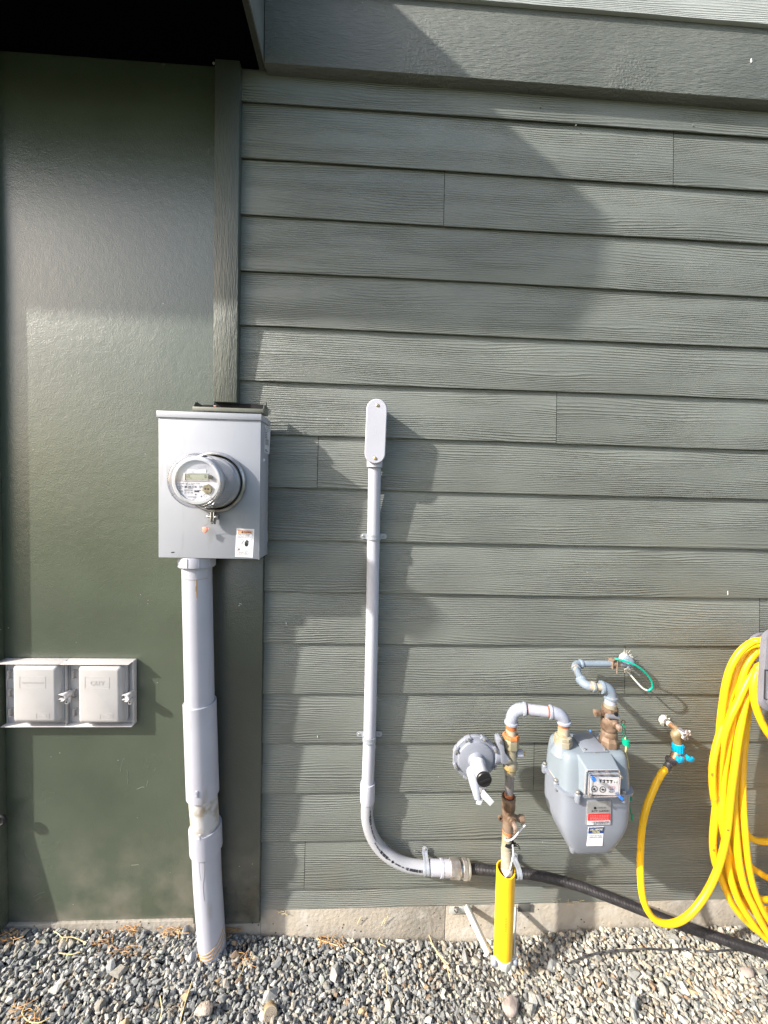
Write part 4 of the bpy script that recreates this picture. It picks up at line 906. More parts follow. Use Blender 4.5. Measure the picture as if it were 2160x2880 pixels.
MB().tube([G(546, 762, D0), G(547, 650, D0 + .002)], .0163, 28).build('short_nipple', m_cream, rx)
MB().tube([G(546, 688, D0 + .001), G(547, 655, D0 + .002)], .0168, 28).build('rust_thread', m_orange_rust, rx); MB().tube([G(546, 765, D0), G(546, 745, D0)], .017, 28).build('rust_thread', m_orange_rust, rx)
def elbow(a, c, b, r, name, m_, parent, rc=1.22, cl=.010, seg=28, k=1.12):
    """cast elbow from a to b round the corner c with a reinforcing bead at each mouth"""
    a, c, b = V3(a), V3(c), V3(b); pts = []
    for i in range(13): t = i / 12; pts.append(a * (1 - t) ** 2 + c * (2 * t * (1 - t)) + b * t ** 2)
    mb = MB().tube(pts, r * k, seg)
    for q, nx_ in ((a, c), (b, c)):
        ax_ = (nx_ - q).normalized(); mb.lathe(q - ax_ * cl * .3, ax_, [(r * 1.02, 0), (r * (rc + .06), .0008), (r * (rc + .1), cl * .35), (r * (rc + .06), cl * .8), (r * k, cl)], seg)
    return mb.build(name, m_, parent, sharp=38)
R1 = .0167
ca, cb = G(550, 548, D0 + .004), G(955, 550, D1)
z_arm = (ca.z + cb.z) / 2; ca.z = cb.z = z_arm
hd = (cb - ca).normalized()
elbow(G(548, 645, D0 + .002), ca, ca + hd * .040, R1, 'elbow', m_elb, rx)
MB().tube([ca + hd * .036, cb - hd * .036], R1, 28).build('cross_pipe', m_galv, rx)
for q in (.036, None):
    p = ca + hd * .040 if q else cb - hd * .040; e_ = hd if q else -hd; MB().tube([p, p + e_ * .008], R1 + .0004, 28).build('rust_thread', m_rust, rx)
elbow(G(956, 640, D1), cb, cb - hd * .040, R1, 'elbow', m_elb, rx)
MB().tube([G(956, 650, D1), G(950, 760, D1)], R1, 28).build('drop_nipple', m_cream, rx)
MB().tube([G(955, 668, D1), G(955, 650, D1)], R1 + .0005, 28).build('rust_thread', m_rust, rx); MB().tube([G(951, 745, D1), G(950, 765, D1)], R1 + .0006, 28).build('rust_thread', m_rust, rx)
p, q = G(948, 812, D1), G(950, 735, D1); l = (q - p).length
MB().lathe(p, q - p, [(.0215, 0), (.0275, .002), (.0275, l * .55), (.024, l * .6), (.0255, l * .64), (.0255, l * .9), (.021, l), (.017, l)], 8, a0=.2).build('union_nut', mat('pale_brass', (.38, .36, .29), .5, .1, c2=(.3, .25, .16), nscale=30, bump=.2, bscale=140), rx)
# ------------------------------------------------------------------ yellow sleeve
m_yel = mat('yellow_sleeve_plastic', (.84, .50, .012), .35, c2=(.77, .41, .01), nscale=9, bump=.05, bscale=80)
bt = H4(425, 1372, .136); tp = H4(449, 690, .132); dr_ = (bt - tp).normalized()
ys = thing('riser_sleeve', 'bright yellow plastic sleeve around the foot of the gas riser', 'pipe sleeve', bt)
def ring(r, t, zoff=0): return None
a = MB(); x_, y_, _a = frame(-dr_, (0, 1, 0)); L_ = (bt - tp).length; n = 36; ro, ri = .0298, .0258; vs = []; 
for lvl in range(2):
    for r in (ro, ri):
        for k in range(n):
            t = 2 * math.pi * k / n; off = x_ * r * math.cos(t) + y_ * r * math.sin(t)
            cut = .016 * max(0, math.sin(t) * (1 if y_.y < 0 else -1)) ** 1.0 if lvl == 1 else 0     # scooped front lip
            front = off.y < 0
            h = (0 if lvl == 0 else L_ + .010 - (.009 * min(1, max(0, -off.y / r)) ** 1.5))
            vs.append(bt - dr_ * h + off)
q = lambda l, s, k: l * 2 * n + s * n + k % n
fs = []
for k in range(n): fs += [(q(0, 0, k), q(0, 0, k + 1), q(1, 0, k + 1), q(1, 0, k)), (q(0, 1, k + 1), q(0, 1, k), q(1, 1, k), q(1, 1, k + 1)), (q(1, 0, k), q(1, 0, k + 1), q(1, 1, k + 1), q(1, 1, k)), (q(0, 0, k + 1), q(0, 0, k), q(0, 1, k), q(0, 1, k + 1))]
a.add(vs, fs); slv = a.build('sleeve_tube', m_yel, ys, sharp=40)
a = MB(); o = H4(425, 1030, .134) + Vector((-.002, -.0302, 0)); text_mb(a, 'SLEEVE', o, Vector((0, 0, 1)), Vector((-1, 0, 0)), .05, .006); a.build('faint_print', mat('ochre_print', (.45, .27, .02), .6), slv, sharp=0)
# ------------------------------------------------------------------ wall brace of the riser
m_brk = mat('galv_bracket', (.5, .52, .5), .45, .2, c2=(.4, .41, .38), nscale=40, bump=.2, bscale=120, c3=(.5, .42, .2), n3scale=30, n3lo=.66, n3hi=.74)
br = thing('pipe_bracket', 'galvanised two-legged wall brace clamping the foot of the yellow sleeve', 'bracket', P(1413, 2710, .12))
a = MB(); p, q = H4(12, 965, .002), H4(120, 1012, .002); a.box((p.x, -.006, q.z), (q.x + .01, -.002, p.z)); pl1 = a.build('wall_plate', m_brk, br, bevel=.0006)
a = MB(); c = H4(62, 982, .006); a.hexnut(c, c + Vector((0, -.007, 0)), .0095); a.lathe(c + Vector((0, -.007, 0)), (0, -1, 0), [(.004, 0), (.004, .006), (0, .006)], 12); a.build('bolt', m_steel, pl1)
def angle_leg(a, b, w_, name='leg'):
    a, b = V3(a), V3(b); d = (b - a).normalized(); s = d.cross(Vector((0, -1, 0))).normalized(); n_ = s.cross(d).normalized()
    m_ = MB(); m_.prism([a - s * w_, a + s * w_, a + s * w_ + n_ * .002, a - s * w_ + n_ * .002], b - a); m_.prism([a - s * w_, a - s * (w_ - .002), a - s * (w_ - .002) + n_ * -.012, a - s * w_ + n_ * -.012], b - a)
    return m_.build(name, mat('white_galv', (.5, .52, .5), .4, .1, c2=(.4, .41, .38), nscale=30), br, bevel=.0004)
angle_leg(H4(135, 965, .008), H4(312, 1345, .140), .0095); angle_leg(H4(530, 965, .008), H4(510, 1350, .140), .006)
a = MB(); p, q = H4(545, 945, .002), H4(640, 1000, .002); a.box((p.x, -.005, q.z), (q.x, -.002, p.z)); a.build('wall_plate', mat('dark_bracket', (.1, .1, .09), .6), br, bevel=.0006)
cc = H4(437, 1396, .150); a = MB(); w_ = .013
out = [(-.042, 0), (-.026, 0), (-.022, -.004), (-.013, -.016), (0, -.020), (.013, -.016), (.022, -.004), (.026, 0), (.042, 0)]
base_y = -.152
a.prism([Vector((cc.x + x, base_y + y * .9, cc.z - .012)) for x, y in out] + [Vector((cc.x + x, base_y + y * .9 + .004, cc.z - .012)) for x, y in out[::-1]], (0, 0, .026)); cl = a.build('clamp_strap', m_brk, br, bevel=.0006)
a = MB(); a.box((cc.x - .043, base_y + .0045, cc.z - .012), (cc.x + .043, base_y + .008, cc.z + .016)); a.build('clamp_back', m_brk, br, bevel=.0006)
a = MB()
for dx in (-.034, .034): a.lathe(Vector((cc.x + dx, base_y, cc.z + .001)), (0, -1, 0), [(.0098, 0), (.0098, .002), (.0075, .006), (.004, .008), (0, .0085)], 20)
build_each(a, 'carriage_bolt', m_elb, cl)
# ------------------------------------------------------------------ gas regulator
m_reg = mat('regulator_grey', (.225, .24, .28), .42, c2=(.2, .215, .25), nscale=10, bump=.15, bscale=220, bdist=.0006)
rc_ = G(272, 928, .150); rg_ = thing('gas_regulator', 'round grey gas pressure regulator with black cap and bolted rim beside the riser', 'gas regulator', rc_)
ax = Vector((0, -1, 0)); o = rc_.copy()
a = MB(); a.lathe(o + Vector((0, .055, 0)), ax, [(.030, 0), (.052, .012), (.059, .030), (.068, .034), (.070, .036), (.070, .0405)], 48); a.build('rear_housing', m_reg, rg_)
a = MB(); a.lathe(o + Vector((0, .0140, 0)), ax, [(.0695, 0), (.071, .001), (.071, .006), (.069, .008), (.060, .009), (.057, .0105), (.055, .016), (.048, .0185), (.034, .0195), (.027, .021), (.0235, .026), (.0215, .034), (.0205, .050)], 56)
dm = a.build('diaphragm_case', m_reg, rg_)
for i in range(8):
    t = math.radians(22.5 + 45 * i); c = o + Vector((.0675 * math.cos(t), .0, .0675 * math.sin(t))); a = MB()
    rd = Vector((math.cos(t), 0, math.sin(t))); tg = Vector((-math.sin(t), 0, math.cos(t)))
    a.prism([c + rd * .006 - tg * .009 + Vector((0, .018, 0)), c + rd * .006 + tg * .009 + Vector((0, .018, 0)), c + tg * .014 - rd * .004 + Vector((0, .018, 0)), c - tg * .014 - rd * .004 + Vector((0, .018, 0))], (0, -.016, 0))
    lg = a.build('bolt_lug', m_reg, rg_, bevel=.0015); a = MB(); a.lathe(c + Vector((0, .002, 0)), ax, [(.0042, 0), (.0042, .006), (.0038, .007), (0, .0072)], 6); a.build('bolt', m_screw, lg)
tw0 = o + Vector((0, -.030, 0)); tw1 = o + Vector((0, -.082, 0))
a = MB().lathe(tw0, ax, [(.0235, -.006), (.0205, .006), (.0195, .020), (.0195, .048), (.0205, .050)], 40); tow = a.build('spring_tower', mat('tower_white', (.46, .46, .49), .4), rg_)
a = MB().lathe(tw1, ax, [(.021, -.001), (.0222, .0), (.0222, .006), (.0205, .0085), (0, .0085)], 40); cap = a.build('black_cap', m_blk, rg_)
a = MB(); a.obox(tw1 + Vector((0, -.010, 0)), Vector((.016, 0, .006)), (0, .0018, 0), Vector((-.001, 0, .0026))); a.build('cap_slot', m_blk, cap)
a = MB()
for i, h in enumerate((.012, .020, .026, .031)):
    a.lathe(tw0 + ax * (h + .004), ax, [(.0197, 0), (.0197, .0016)], 40)
a = MB(); ls = MB()
for i in range(5):
    for k in range(9):
        t = math.radians(100 + k * 9); ls.obox(tw0 + ax * (.012 + i * .006) + Vector((.0198 * math.cos(t), 0, .0198 * math.sin(t))), Vector((-math.sin(t), 0, math.cos(t))) * .0011, ax * .0007, Vector((math.cos(t), 0, math.sin(t))) * .0003)
ls.build('tower_print', mat('faint_print', (.4, .4, .42), .6), tow, sharp=0)
# vent leg: a tapered snout leaving the lower rim
l0, l1 = G(205, 1010, .15), G(258, 1135, .185); l2 = G(283, 1235, .195)
a = MB().tube([G(245, 985, .145), G(245, 1030, .160), G(262, 1110, .180), G(278, 1180, .190), G(288, 1232, .195)], [.018, .019, .0165, .0135, .0115], 24); vn = a.build('vent_snout', mat('vent_pale', (.3, .325, .375), .42, c2=(.27, .295, .34), nscale=12), rg_)
a = MB().tube([G(322, 1140, .19), G(318, 1180, .193)], [.013, .011], 16); a.build('vent_screen', m_grey, vn)
a = MB(); c = G(300, 1255, .20); a.obox(c, (.007, 0, -.002), (0, .002, 0), (.003, 0, .009)); c2_ = G(352, 1225, .205); dx = Vector((.0265, 0, -.030)).normalized(); sd = Vector((dx.z, 0, -dx.x)); 
a.prism([c2_ - dx * .024 - sd * .010, c2_ + dx * .026 - sd * .011, c2_ + dx * .028 + sd * .008, c2_ - dx * .012 + sd * .010, c2_ - dx * .024 + sd * .004], (0, -.0015, 0))
tgp = a.build('white_tag', m_white, rg_, bevel=.0005); a = MB(); a.tube(catmull([G(308, 1150, .205), G(312, 1180, .207), G(300, 1210, .206), G(310, 1232, .205)], 5), .0008, 5); a.build('tag_wire', m_screw, tgp)
# flanged throat to the tee
a = MB(); a.cyl(G(400, 890, .128), G(470, 885, .124), .027, 28); a.prism([G(x, y, .155) for x, y in ((440, 775), (470, 768), (488, 800), (500, 880), (540, 930), (548, 960), (500, 972), (470, 960), (468, 880), (440, 820))], (0, .03, 0)); th = a.build('throat_flange', m_reg, rg_, bevel=.002)
a = MB(); 
for (x, y) in ((462, 792), (535, 940)): c = G(x, y, .156); a.lathe(c, ax, [(.0048, 0), (.0048, .005), (0, .0055)], 6)
a.build('flange_bolt', m_screw, th)
# ------------------------------------------------------------------ gas meter
m_gm = mat('gas_meter_grey', (.205, .225, .265), .40, c2=(.185, .205, .24), nscale=7, bump=.12, bscale=240, bdist=.0005)
m_gmt = mat('gas_meter_top', (.205, .24, .275), .36, c2=(.185, .22, .25), nscale=7, bump=.12, bscale=240, bdist=.0005)
dB, dF = .083, .238; cyy = -(dB + dF) / 2; hD = (dF - dB) / 2
sz = G(1250, 1215, dF).z; bz = G(1180, 1662, dF - .03).z; tz = G(1150, 885, dF - .035).z
X0, X1 = .602, .828; cX = (X0 + X1) / 2; hW = (X1 - X0) / 2
gm = thing('gas_meter', 'large grey diaphragm gas meter with clear index window and labels, hanging between its two pipes', 'gas meter', (cX, cyy, bz))
def ser(z, hw_, hd_, e=4.5, cx_=None, cy_=None, n=64):
    out = []
    for i in range(n):
        t = 2 * math.pi * (i + .5) / n; c_, s_ = math.cos(t), math.sin(t)
        out.append(Vector(((cX if cx_ is None else cx_) + hw_ * math.copysign(abs(c_) ** (2 / e), c_), (cyy if cy_ is None else cy_) + hd_ * math.copysign(abs(s_) ** (2 / e), s_), z)))
    return out
Hh = sz - bz
low = [(0, .46, .58), (.01, .52, .66), (.04, .57, .73), (.1, .625, .79), (.18, .71, .85), (.28, .80, .905), (.38, .88, .945), (.46, .93, .965), (.55, .955, .972), (.75, .965, .975), (1.0, .97, .975)]
a = MB().loft([ser(bz + Hh * t, hW * w1, hD * w2, 5.6) for t, w1, w2 in low]); lowb = a.build('lower_case', m_gm, gm, sharp=60)
a = MB()
for sx_ in (-1, 1): a.tube([Vector((cX + sx_ * hW * .50, -dF + .034, bz + .024)), Vector((cX + sx_ * hW * .50, -dF + .036, bz + .006)), Vector((cX + sx_ * hW * .50, -dF + .04, bz - .004))], [.014, .010, .004], 16)
build_each(a, 'foot', m_gm, lowb)
a = MB().loft([ser(sz - .004, hW * .985, hD * .99, 4.2), ser(sz - .0035, hW * 1.045, hD * 1.04, 5.2), ser(sz + .0035, hW * 1.045, hD * 1.04, 5.2), ser(sz + .005, hW * .985, hD * .99, 4.2)]); a.build('seam_flange', m_gm, gm, sharp=40)
Ht = tz - sz
up = [(0, .95, .955), (.25, .94, .94), (.5, .925, .91), (.72, .905, .87), (.86, .885, .83), (.94, .855, .785), (.985, .80, .71), (1.0, .68, .58)]
a = MB().loft([ser(sz + .005 + Ht * t, hW * w1, hD * w2, 5.6, cy_=cyy + hD * .06 * t) for t, w1, w2 in up]); upb = a.build('upper_case', m_gmt, gm, sharp=60)
# gasket line
a = MB().loft([ser(sz + .0052, hW * .955, hD * .965, 4.2), ser(sz + .0075, hW * .95, hD * .96, 4.2)]); a.build('gasket', mat('gasket_tan', (.4, .37, .3), .6), gm, sharp=0)
for (x, y, d) in ((790, 968, .12), (870, 1090, .19), (1066, 1192, dF + .002), (1424, 1172, dF + .002)):
    c = G(x, y, d); c.z = sz + .012; 
    if d > .23: c.y = -dF - .001
    else: c.x = cX - hW * .99 - .001; c.y = -.115 if d < .15 else -.19
    a = MB(); a.lathe(c + Vector((0, 0, -.028)), (0, 0, 1), [(.0075, 0), (.009, .004), (.009, .024), (.0075, .026)], 20); bs = a.build('screw_boss', m_gm, gm)
    a = MB(); a.lathe(c, (0, 0, 1), [(.006, -.003), (.006, .004), (.004, .006), (0, .006)], 14); a.build('screw', m_screw, bs)
# stubs on top under the two unions
a = MB(); 
for p in (G(948, 815, D1), G(1307, 812, D1)): a.lathe(Vector((p.x, p.y, tz - .02)), (0, 0, 1), [(.036, 0), (.030, .014), (.027, .022), (.024, p.z - tz + .024)], 32)
build_each(a, 'pipe_stub', m_gmt, gm)
# hinged cover plate on top
a = MB(); q0 = [Vector((cX + x, y, tz + z)) for x, y, z in ((-.035, -.200, -.004), (.037, -.200, -.004), (.030, -.135, .002), (-.030, -.135, .002))]
a.hexa([v_ - Vector((0, 0, .016)) for v_ in q0], [v_ + Vector((0, 0, .008)) for v_ in q0]); tc_ = a.build('top_cover', m_gm, gm, bevel=.002)
q1 = [Vector((cX + x, y, tz + z + .0085)) for x, y, z in ((-.039, -.205, -.004), (.041, -.205, -.004), (.032, -.130, .002), (-.032, -.130, .002))]
a = MB(); a.hexa(q1, [v_ + Vector((0, 0, .004)) for v_ in q1]); a.build('cover_lip', m_gm, tc_, bevel=.0012)
a = MB(); 
for dx in (-.030, .032): a.lathe(Vector((cX + dx, -.198, tz + .0095)), (0, 0, 1), [(.003, 0), (.003, .0035), (0, .004)], 10)
a.obox(Vector((cX + .002, -.2055, tz + .005)), (.006, 0, 0), (0, .001, 0), (0, 0, .002)); a.build('cover_screw', m_screw, tc_)
m_clear = mat('clear_plastic', (.9, .92, .95), .08, trans=.0, alpha=1)
def clear_shader(name, tint, k=.02, rough=.05):
    if name in MATS: return MATS[name]
    m = bpy.data.materials.new(name); MATS[name] = m; m.use_nodes = True; t = m.node_tree; t.nodes.clear(); o_ = t.nodes.new('ShaderNodeOutputMaterial'); mx = t.nodes.new('ShaderNodeMixShader')
    tr = t.nodes.new('ShaderNodeBsdfTransparent'); tr.inputs[0].default_value = (*tint, 1); gl = t.nodes.new('ShaderNodeBsdfGlossy'); gl.inputs['Roughness'].default_value = rough
    fr = t.nodes.new('ShaderNodeFresnel'); ma = t.nodes.new('ShaderNodeMath'); ma.operation = 'ADD'; ma.inputs[1].default_value = k; ge_ = t.nodes.new('ShaderNodeNewGeometry'); iv = t.nodes.new('ShaderNodeMath'); iv.operation = 'SUBTRACT'; iv.inputs[0].default_value = 1; m2 = t.nodes.new('ShaderNodeMath'); m2.operation = 'MULTIPLY'
    t.links.new(ge_.outputs['Backfacing'], iv.inputs[1]); t.links.new(fr.outputs[0], ma.inputs[0]); t.links.new(ma.outputs[0], m2.inputs[0]); t.links.new(iv.outputs[0], m2.inputs[1]); t.links.new(m2.outputs[0], mx.inputs[0]); t.links.new(tr.outputs[0], mx.inputs[1]); t.links.new(gl.outputs[0], mx.inputs[2]); t.links.new(mx.outputs[0], o_.inputs[0]); return m
clr = clear_shader('clear_case', (.86, .86, .87)); clrb = clear_shader('clear_blue', (.72, .8, .92), .1)
a = MB(); a.tube([G(1240, 800, .17), G(1160, 706, .17)], .0022, 10); a.tube([G(1172, 720, .17), G(1154, 700, .172)], .0055, 14); tb_ = a.build('seal_stick', clear_shader('clear_tag', (.8, .82, .85), .08), gm); a = MB(); a.tube([G(1166, 714, .17), G(1160, 706, .172)], .0035, 10); a.build('seal_insert', mat('blue_insert', (.03, .17, .5), .3), tb_)
# index housing: a block growing out of the front
dI = .276
HB = [G(1150, 1040, dI - .012), G(1396, 1052, dI - .012), G(1390, 1225, dI - .012), G(1146, 1218, dI - .012)]
bk = [G(1092, 975, dF - .035), G(1340, 965, dF - .035)]
xL, xR_ = HB[0].x - .002, HB[1].x + .003; zT, zB_ = HB[0].z, HB[3].z - .002
a = MB(); a.hexa([(xL - .012, -dF + .03, zB_ - .004), (xR_ + .012, -dF + .03, zB_ - .004), (xR_ + .006, -dF + .03, zT + .024), (xL - .006, -dF + .03, zT + .024)],
                 [(xL - .002, -dI + .012, zB_), (xR_ + .002, -dI + .012, zB_), (xR_, -dI + .012, zT + .004), (xL, -dI + .012, zT + .004)])
ih = a.build('index_housing', m_gmt, gm, bevel=.006, segs=4)
IP = [G(1166, 1062, dI - .008), G(1388, 1072, dI - .008), G(1382, 1210, dI - .008), G(1160, 1200, dI - .008)]
ip = Plane2(*IP, .0004); a = MB(); ip.rect(a, 0, 0, 1, 1, 0, .003); idx = a.build('index_face', mat('index_white', (.72, .7, .7), .4), ih, sharp=0)
a = MB(); ip.rect(a, .24, .10, .93, .36, 1, .001); a.build('counter_window', mat('counter_white', (.82, .8, .78), .35), idx, sharp=0)
a = MB()
for i, s in enumerate('9333'): x = .33 + i * .125; ip.rect(a, x - .05, .12, x + .05, .17, 3, .0002); ip.text(a, s, x, .24, .065, .13, 3, bold=.02)
for i, s in enumerate('00'): ip.text(a, s, .82 + i * .08, .24, .04, .1, 3)
for (cx_, cy_, th_) in ((.13, .67, -1.2), (.42, .68, .0)):
    o_ = ip.at(cx_, cy_, 2); r = .0088
    for rr in (r, r * .3): a.tube([o_ + ip.ex * rr * math.cos(t) + ip.ey * rr * math.sin(t) for t in [i * math.pi / 12 for i in range(24)]], .0005, 5, closed=True)
    for i in range(10): t = i * math.pi / 5; a.obox(o_ + ip.ex * r * .82 * math.cos(t) + ip.ey * r * .82 * math.sin(t), ip.ex * .0005, ip.ey * .0005, ip.n * .0002)
    a.prism([o_ + ip.ex * (r * .8 * math.cos(th_)) + ip.ey * (r * .8 * math.sin(th_)), o_ + ip.ex * (.003 * math.cos(th_ + 2)) + ip.ey * (.003 * math.sin(th_ + 2)), o_ + ip.ex * (.003 * math.cos(th_ - 2)) + ip.ey * (.003 * math.sin(th_ - 2))], ip.n * .0006)
ip.text(a, 'CUBIC', .75, .66, .2, .1, 2); ip.text(a, 'FEET', .75, .8, .2, .1, 2); a.build('index_print', m_black, idx, sharp=0)
a = MB(); ip.text(a, 'ALL DIGITS', .75, .49, .24, .05, 2); ip.text(a, 'MADE IN', .75, .56, .24, .05, 2); a.build('red_index_print', mat('red_print', (.6, .08, .08), .5), idx, sharp=0)
# clear cover as an open shell with rounded rim
CB = [G(1150, 1034, dI), G(1400, 1046, dI), G(1392, 1228, dI), G(1144, 1220, dI)]
cxm, czm = sum(p.x for p in CB) / 4, sum(p.z for p in CB) / 4; hwc, hhc = (CB[1].x - CB[0].x) / 2, (CB[0].z - CB[3].z) / 2
def rrect(y, ins, r=.006, n=5):
    out = []; hw_, hh_ = hwc - ins, hhc - ins
    for sx_, sz_, a0 in ((1, 1, 0), (-1, 1, 90), (-1, -1, 180), (1, -1, 270)):
        for i in range(n + 1): t = math.radians(a0 + 90 * i / n); out.append(Vector((cxm + sx_ * (hw_ - r) + r * math.cos(t), y, czm + sz_ * (hh_ - r) + r * math.sin(t))))
    return out
a = MB(); a.loft([rrect(-dI + .014, -.001), rrect(-dI + .003, 0), rrect(-dI, .003)]); cvr = a.build('clear_cover', clr, ih, sharp=30)
a = MB(); a.loft([rrect(-dI + .013, -.003), rrect(-dI + .010, -.003)], cap=False); rim = [rrect(-dI + .0115, -.0025), rrect(-dI + .0005, .0015)]
for rm_ in rim: a.tube(rm_, .0009, 6, closed=True)
a.build('cover_rim', mat('rim_rose', (.42, .36, .35), .3), cvr)
a = MB()
for fx in (.28, .62): a.obox(Vector((cxm - hwc + 2 * hwc * fx, -dI + .006, czm + hhc - .001)), (.005, 0, 0), (0, .005, 0), (0, 0, .0009))
a.build('cover_clip', m_grey, cvr)
for (x0, y0, x1, y1) in ((1165, 1050, 1192, 1088), (1372, 1200, 1408, 1234)):
    p, q = G(x0, y0, dI - .004), G(x1, y1, dI + .022); a = MB(); a.tube([p, q], .0062, 18); pn_ = a.build('seal_pin', clrb, ih); a = MB(); a.tube([p.lerp(q, .6), p.lerp(q, .98)], .0046, 16); a.build('blue_core', mat('blue_core', (.03, .2, .6), .3), pn_)
for (x, y) in ((1162, 1210), (1398, 1060)): c = G(x, y, dI - .002); a = MB(); a.cyl(c + Vector((0, .01, 0)), c + Vector((.0, -.006, 0)), .0035, 12); a.build('cover_screw', m_screw, cvr)
# labels on the lower case: plates stand 2 mm proud
fyy = -(dF * .975 + .0062) + 0.0
def lowy(z):                                # front surface of the lower case at height z
    t = (z - bz) / Hh
    for (t0, _, w0), (t1, _, w1) in zip(low, low[1:]):
        if t0 <= t <= t1: return cyy - hD * (w0 + (w1 - w0) * (t - t0) / (t1 - t0))
    return cyy - hD * .975
def lab(px, lift=.0012):
    out = []
    for x, y in px:
        p = G(x, y, dF)
        for _ in range(4): p = G(x, y, -lowy(p.z) + lift)
        out.append(p)
    return out
q = lab(((1140, 1256), (1322, 1250), (1320, 1434), (1130, 1438)), .003)
lp = Plane2(*q, .0004); a = MB(); lp.rect(a, 0, 0, 1, 1, 0, .003); pl = a.build('badge_plate', mat('badge_alu', (.42, .42, .43), .35, .6, c2=(.5, .5, .5), nscale=60), gm, sharp=0)
a = MB(); bars(lp, a, .2, .04, .9, .17, rg, 60); lp.text(a, 'RCT 1643231', .56, .415, .74, .085, 1, bold=.02); lp.text(a, 'FORTIS INC', .62, .28, .38, .055, 1)
o_ = lp.at(.33, .28, 1); a.lathe(o_, lp.n, [(.0042, 0), (.0042, .0003), (.0, .0003)], 18)
for i in range(16): lp.rect(a, .2 + i * .045, .84, .2 + i * .045 + rg.uniform(.01, .03), .94, 2, .0001)
a.build('badge_print', m_black, pl, sharp=0)
a = MB(); lp.rect(a, .04, .52, .97, .985, 1, .0003); a.build('badge_white', m_white, pl, sharp=0)
a = MB(); lp.rect(a, .04, .51, .97, .81, 3, .0003); a.build('red_label', mat('label_red', (.62, .03, .03), .5), pl, sharp=0)
a = MB()
for i, y in enumerate((.57, .63, .69, .75)):
    x = .12
    while x < .9: l = rg.uniform(.03, .1); lp.rect(a, x, y, min(x + l, .92), y + .02, 6, .0001); x += l + .03
a.build('red_label_text', mat('pale_red', (.75, .25, .25), .5), pl, sharp=0)
a = MB(); lp.text(a, '23058031', .6, .9, .7, .12, 4, bold=.03); a.build('badge_number', m_grey, pl, sharp=0)
q = lab(((1148, 1456), (1266, 1452), (1256, 1600), (1134, 1602)), .0018); lp = Plane2(*q, .0004); a = MB(); lp.rect(a, 0, 0, 1, 1, 0, .0012); dl = a.build('dig_label', m_white, gm, sharp=0)
a = MB(); lp.rect(a, 0, 0, 1, .33, 1, .0002); a.build('navy_band', mat('label_navy', (.015, .05, .22), .5), dl, sharp=0)
a = MB(); lp.text(a, 'CALL BEFORE', .5, .11, .84, .1, 3, bold=.03); lp.text(a, 'YOU DIG', .5, .24, .5, .1, 3, bold=.03); a.build('yellow_print', mat('label_yellow', (.8, .72, .3), .5), dl, sharp=0)
a = MB(); lp.text(a, '1-800-474-6886', .5, .52, .88, .075, 2, bold=.02); lp.text(a, 'Toll-free, 24/7', .28, .63, .5, .05, 2)
x = .05
while x < .9: l = rg.uniform(.04, .1); lp.rect(a, x, .42, min(x + l, .92), .445, 2, .0001); x += l + .03
a.build('phone_print', mat('slate_print', (.15, .16, .22), .6), dl, sharp=0)
a = MB(); lp.text(a, 'FortisBC', .72, .87, .4, .05, 2); a.build('utility_print', mat('soft_print', (.5, .45, .3), .6), dl, sharp=0)
a = MB(); q = G(1482, 1030, .17); a.box((X1 - .001, q.y - .012, q.z - .012), (X1 + .0012, q.y + .012, q.z + .014)); a.build('side_tag', mat('rose_tag', (.55, .42, .38), .5), gm, sharp=0)
# ------------------------------------------------------------------ outlet pipe with brass valve and house line
m_blu = mat('bluegrey_paint', (.19, .235, .285), .45, c2=(.16, .2, .245), nscale=24, bump=.25, bscale=130, c3=(.42, .3, .18), n3scale=22, n3lo=.6, n3hi=.7)
op_ = thing('gas_outlet_pipe', 'blue-grey gas pipe zigzagging from the brown valve on the gas meter up into the wall', 'gas pipe', G(1307, 812, D1))
p, q = G(1307, 815, D1), G(1307, 735, D1); l = (q - p).length
MB().lathe(p, q - p, [(.0225, 0), (.0290, .002), (.0290, l * .6), (.026, l * .72), (.0215, l)], 8, a0=.2).build('union_nut', m_brass, op_)
p, q = G(1308, 740, D1), G(1312, 600, D1); l = (q - p).length
vb = MB().lathe(p, q - p, [(.0225, 0), (.0235, .003), (.0235, .012), (.021, .016), (.0245, .024), (.026, l * .5), (.024, l * .75), (.025, l * .8), (.023, l)], 24); vbb = vb.build('shutoff_valve', m_brass, op_)
p, q = G(1312, 605, D1), G(1316, 520, D1); l = (q - p).length; MB().lathe(p, q - p, [(.019, 0), (.019, l * .2), (.0235, l * .25), (.0235, l), (.018, l)], 8, a0=.3).build('valve_hex', m_brass, vbb)
MB().tube([G(1316, 525, D1), G(1317, 492, D1)], [.019, .0185], 28).build('valve_neck', m_olive, op_)
MB().tube([G(1317, 500, D1), G(1319, 455, D1)], .0165, 28).build('neck_nipple', m_galv, op_)
a = MB(); p, q = G(1256, 568, D1), G(1196, 566, D1); a.cyl(G(1290, 570, D1), q, .0085, 20); a.lathe(q, p - q, [(.006, -.001), (.0108, 0), (.0108, .014), (.0095, .016), (.0085, .016)], 22); a.build('side_port', m_brass, vbb)
c = G(1352, 655, D1 + .028); a = MB(); a.lathe(c + Vector((0, .03, 0)), ax, [(.019, 0), (.018, .012), (.0165, .014), (.0165, .020), (.0145, .023), (.0135, .030), (.010, .032), (.008, .038), (0, .038)], 28); pk = a.build('valve_plug', m_brass, vbb)
a = MB(); a.obox(c + Vector((.003, -.014, -.002)), (.005, 0, 0), (0, .009, 0), (0, 0, .007)); a.build('plug_stem', mat('worn_brass', (0, 0, 0)), pk, bevel=.001)
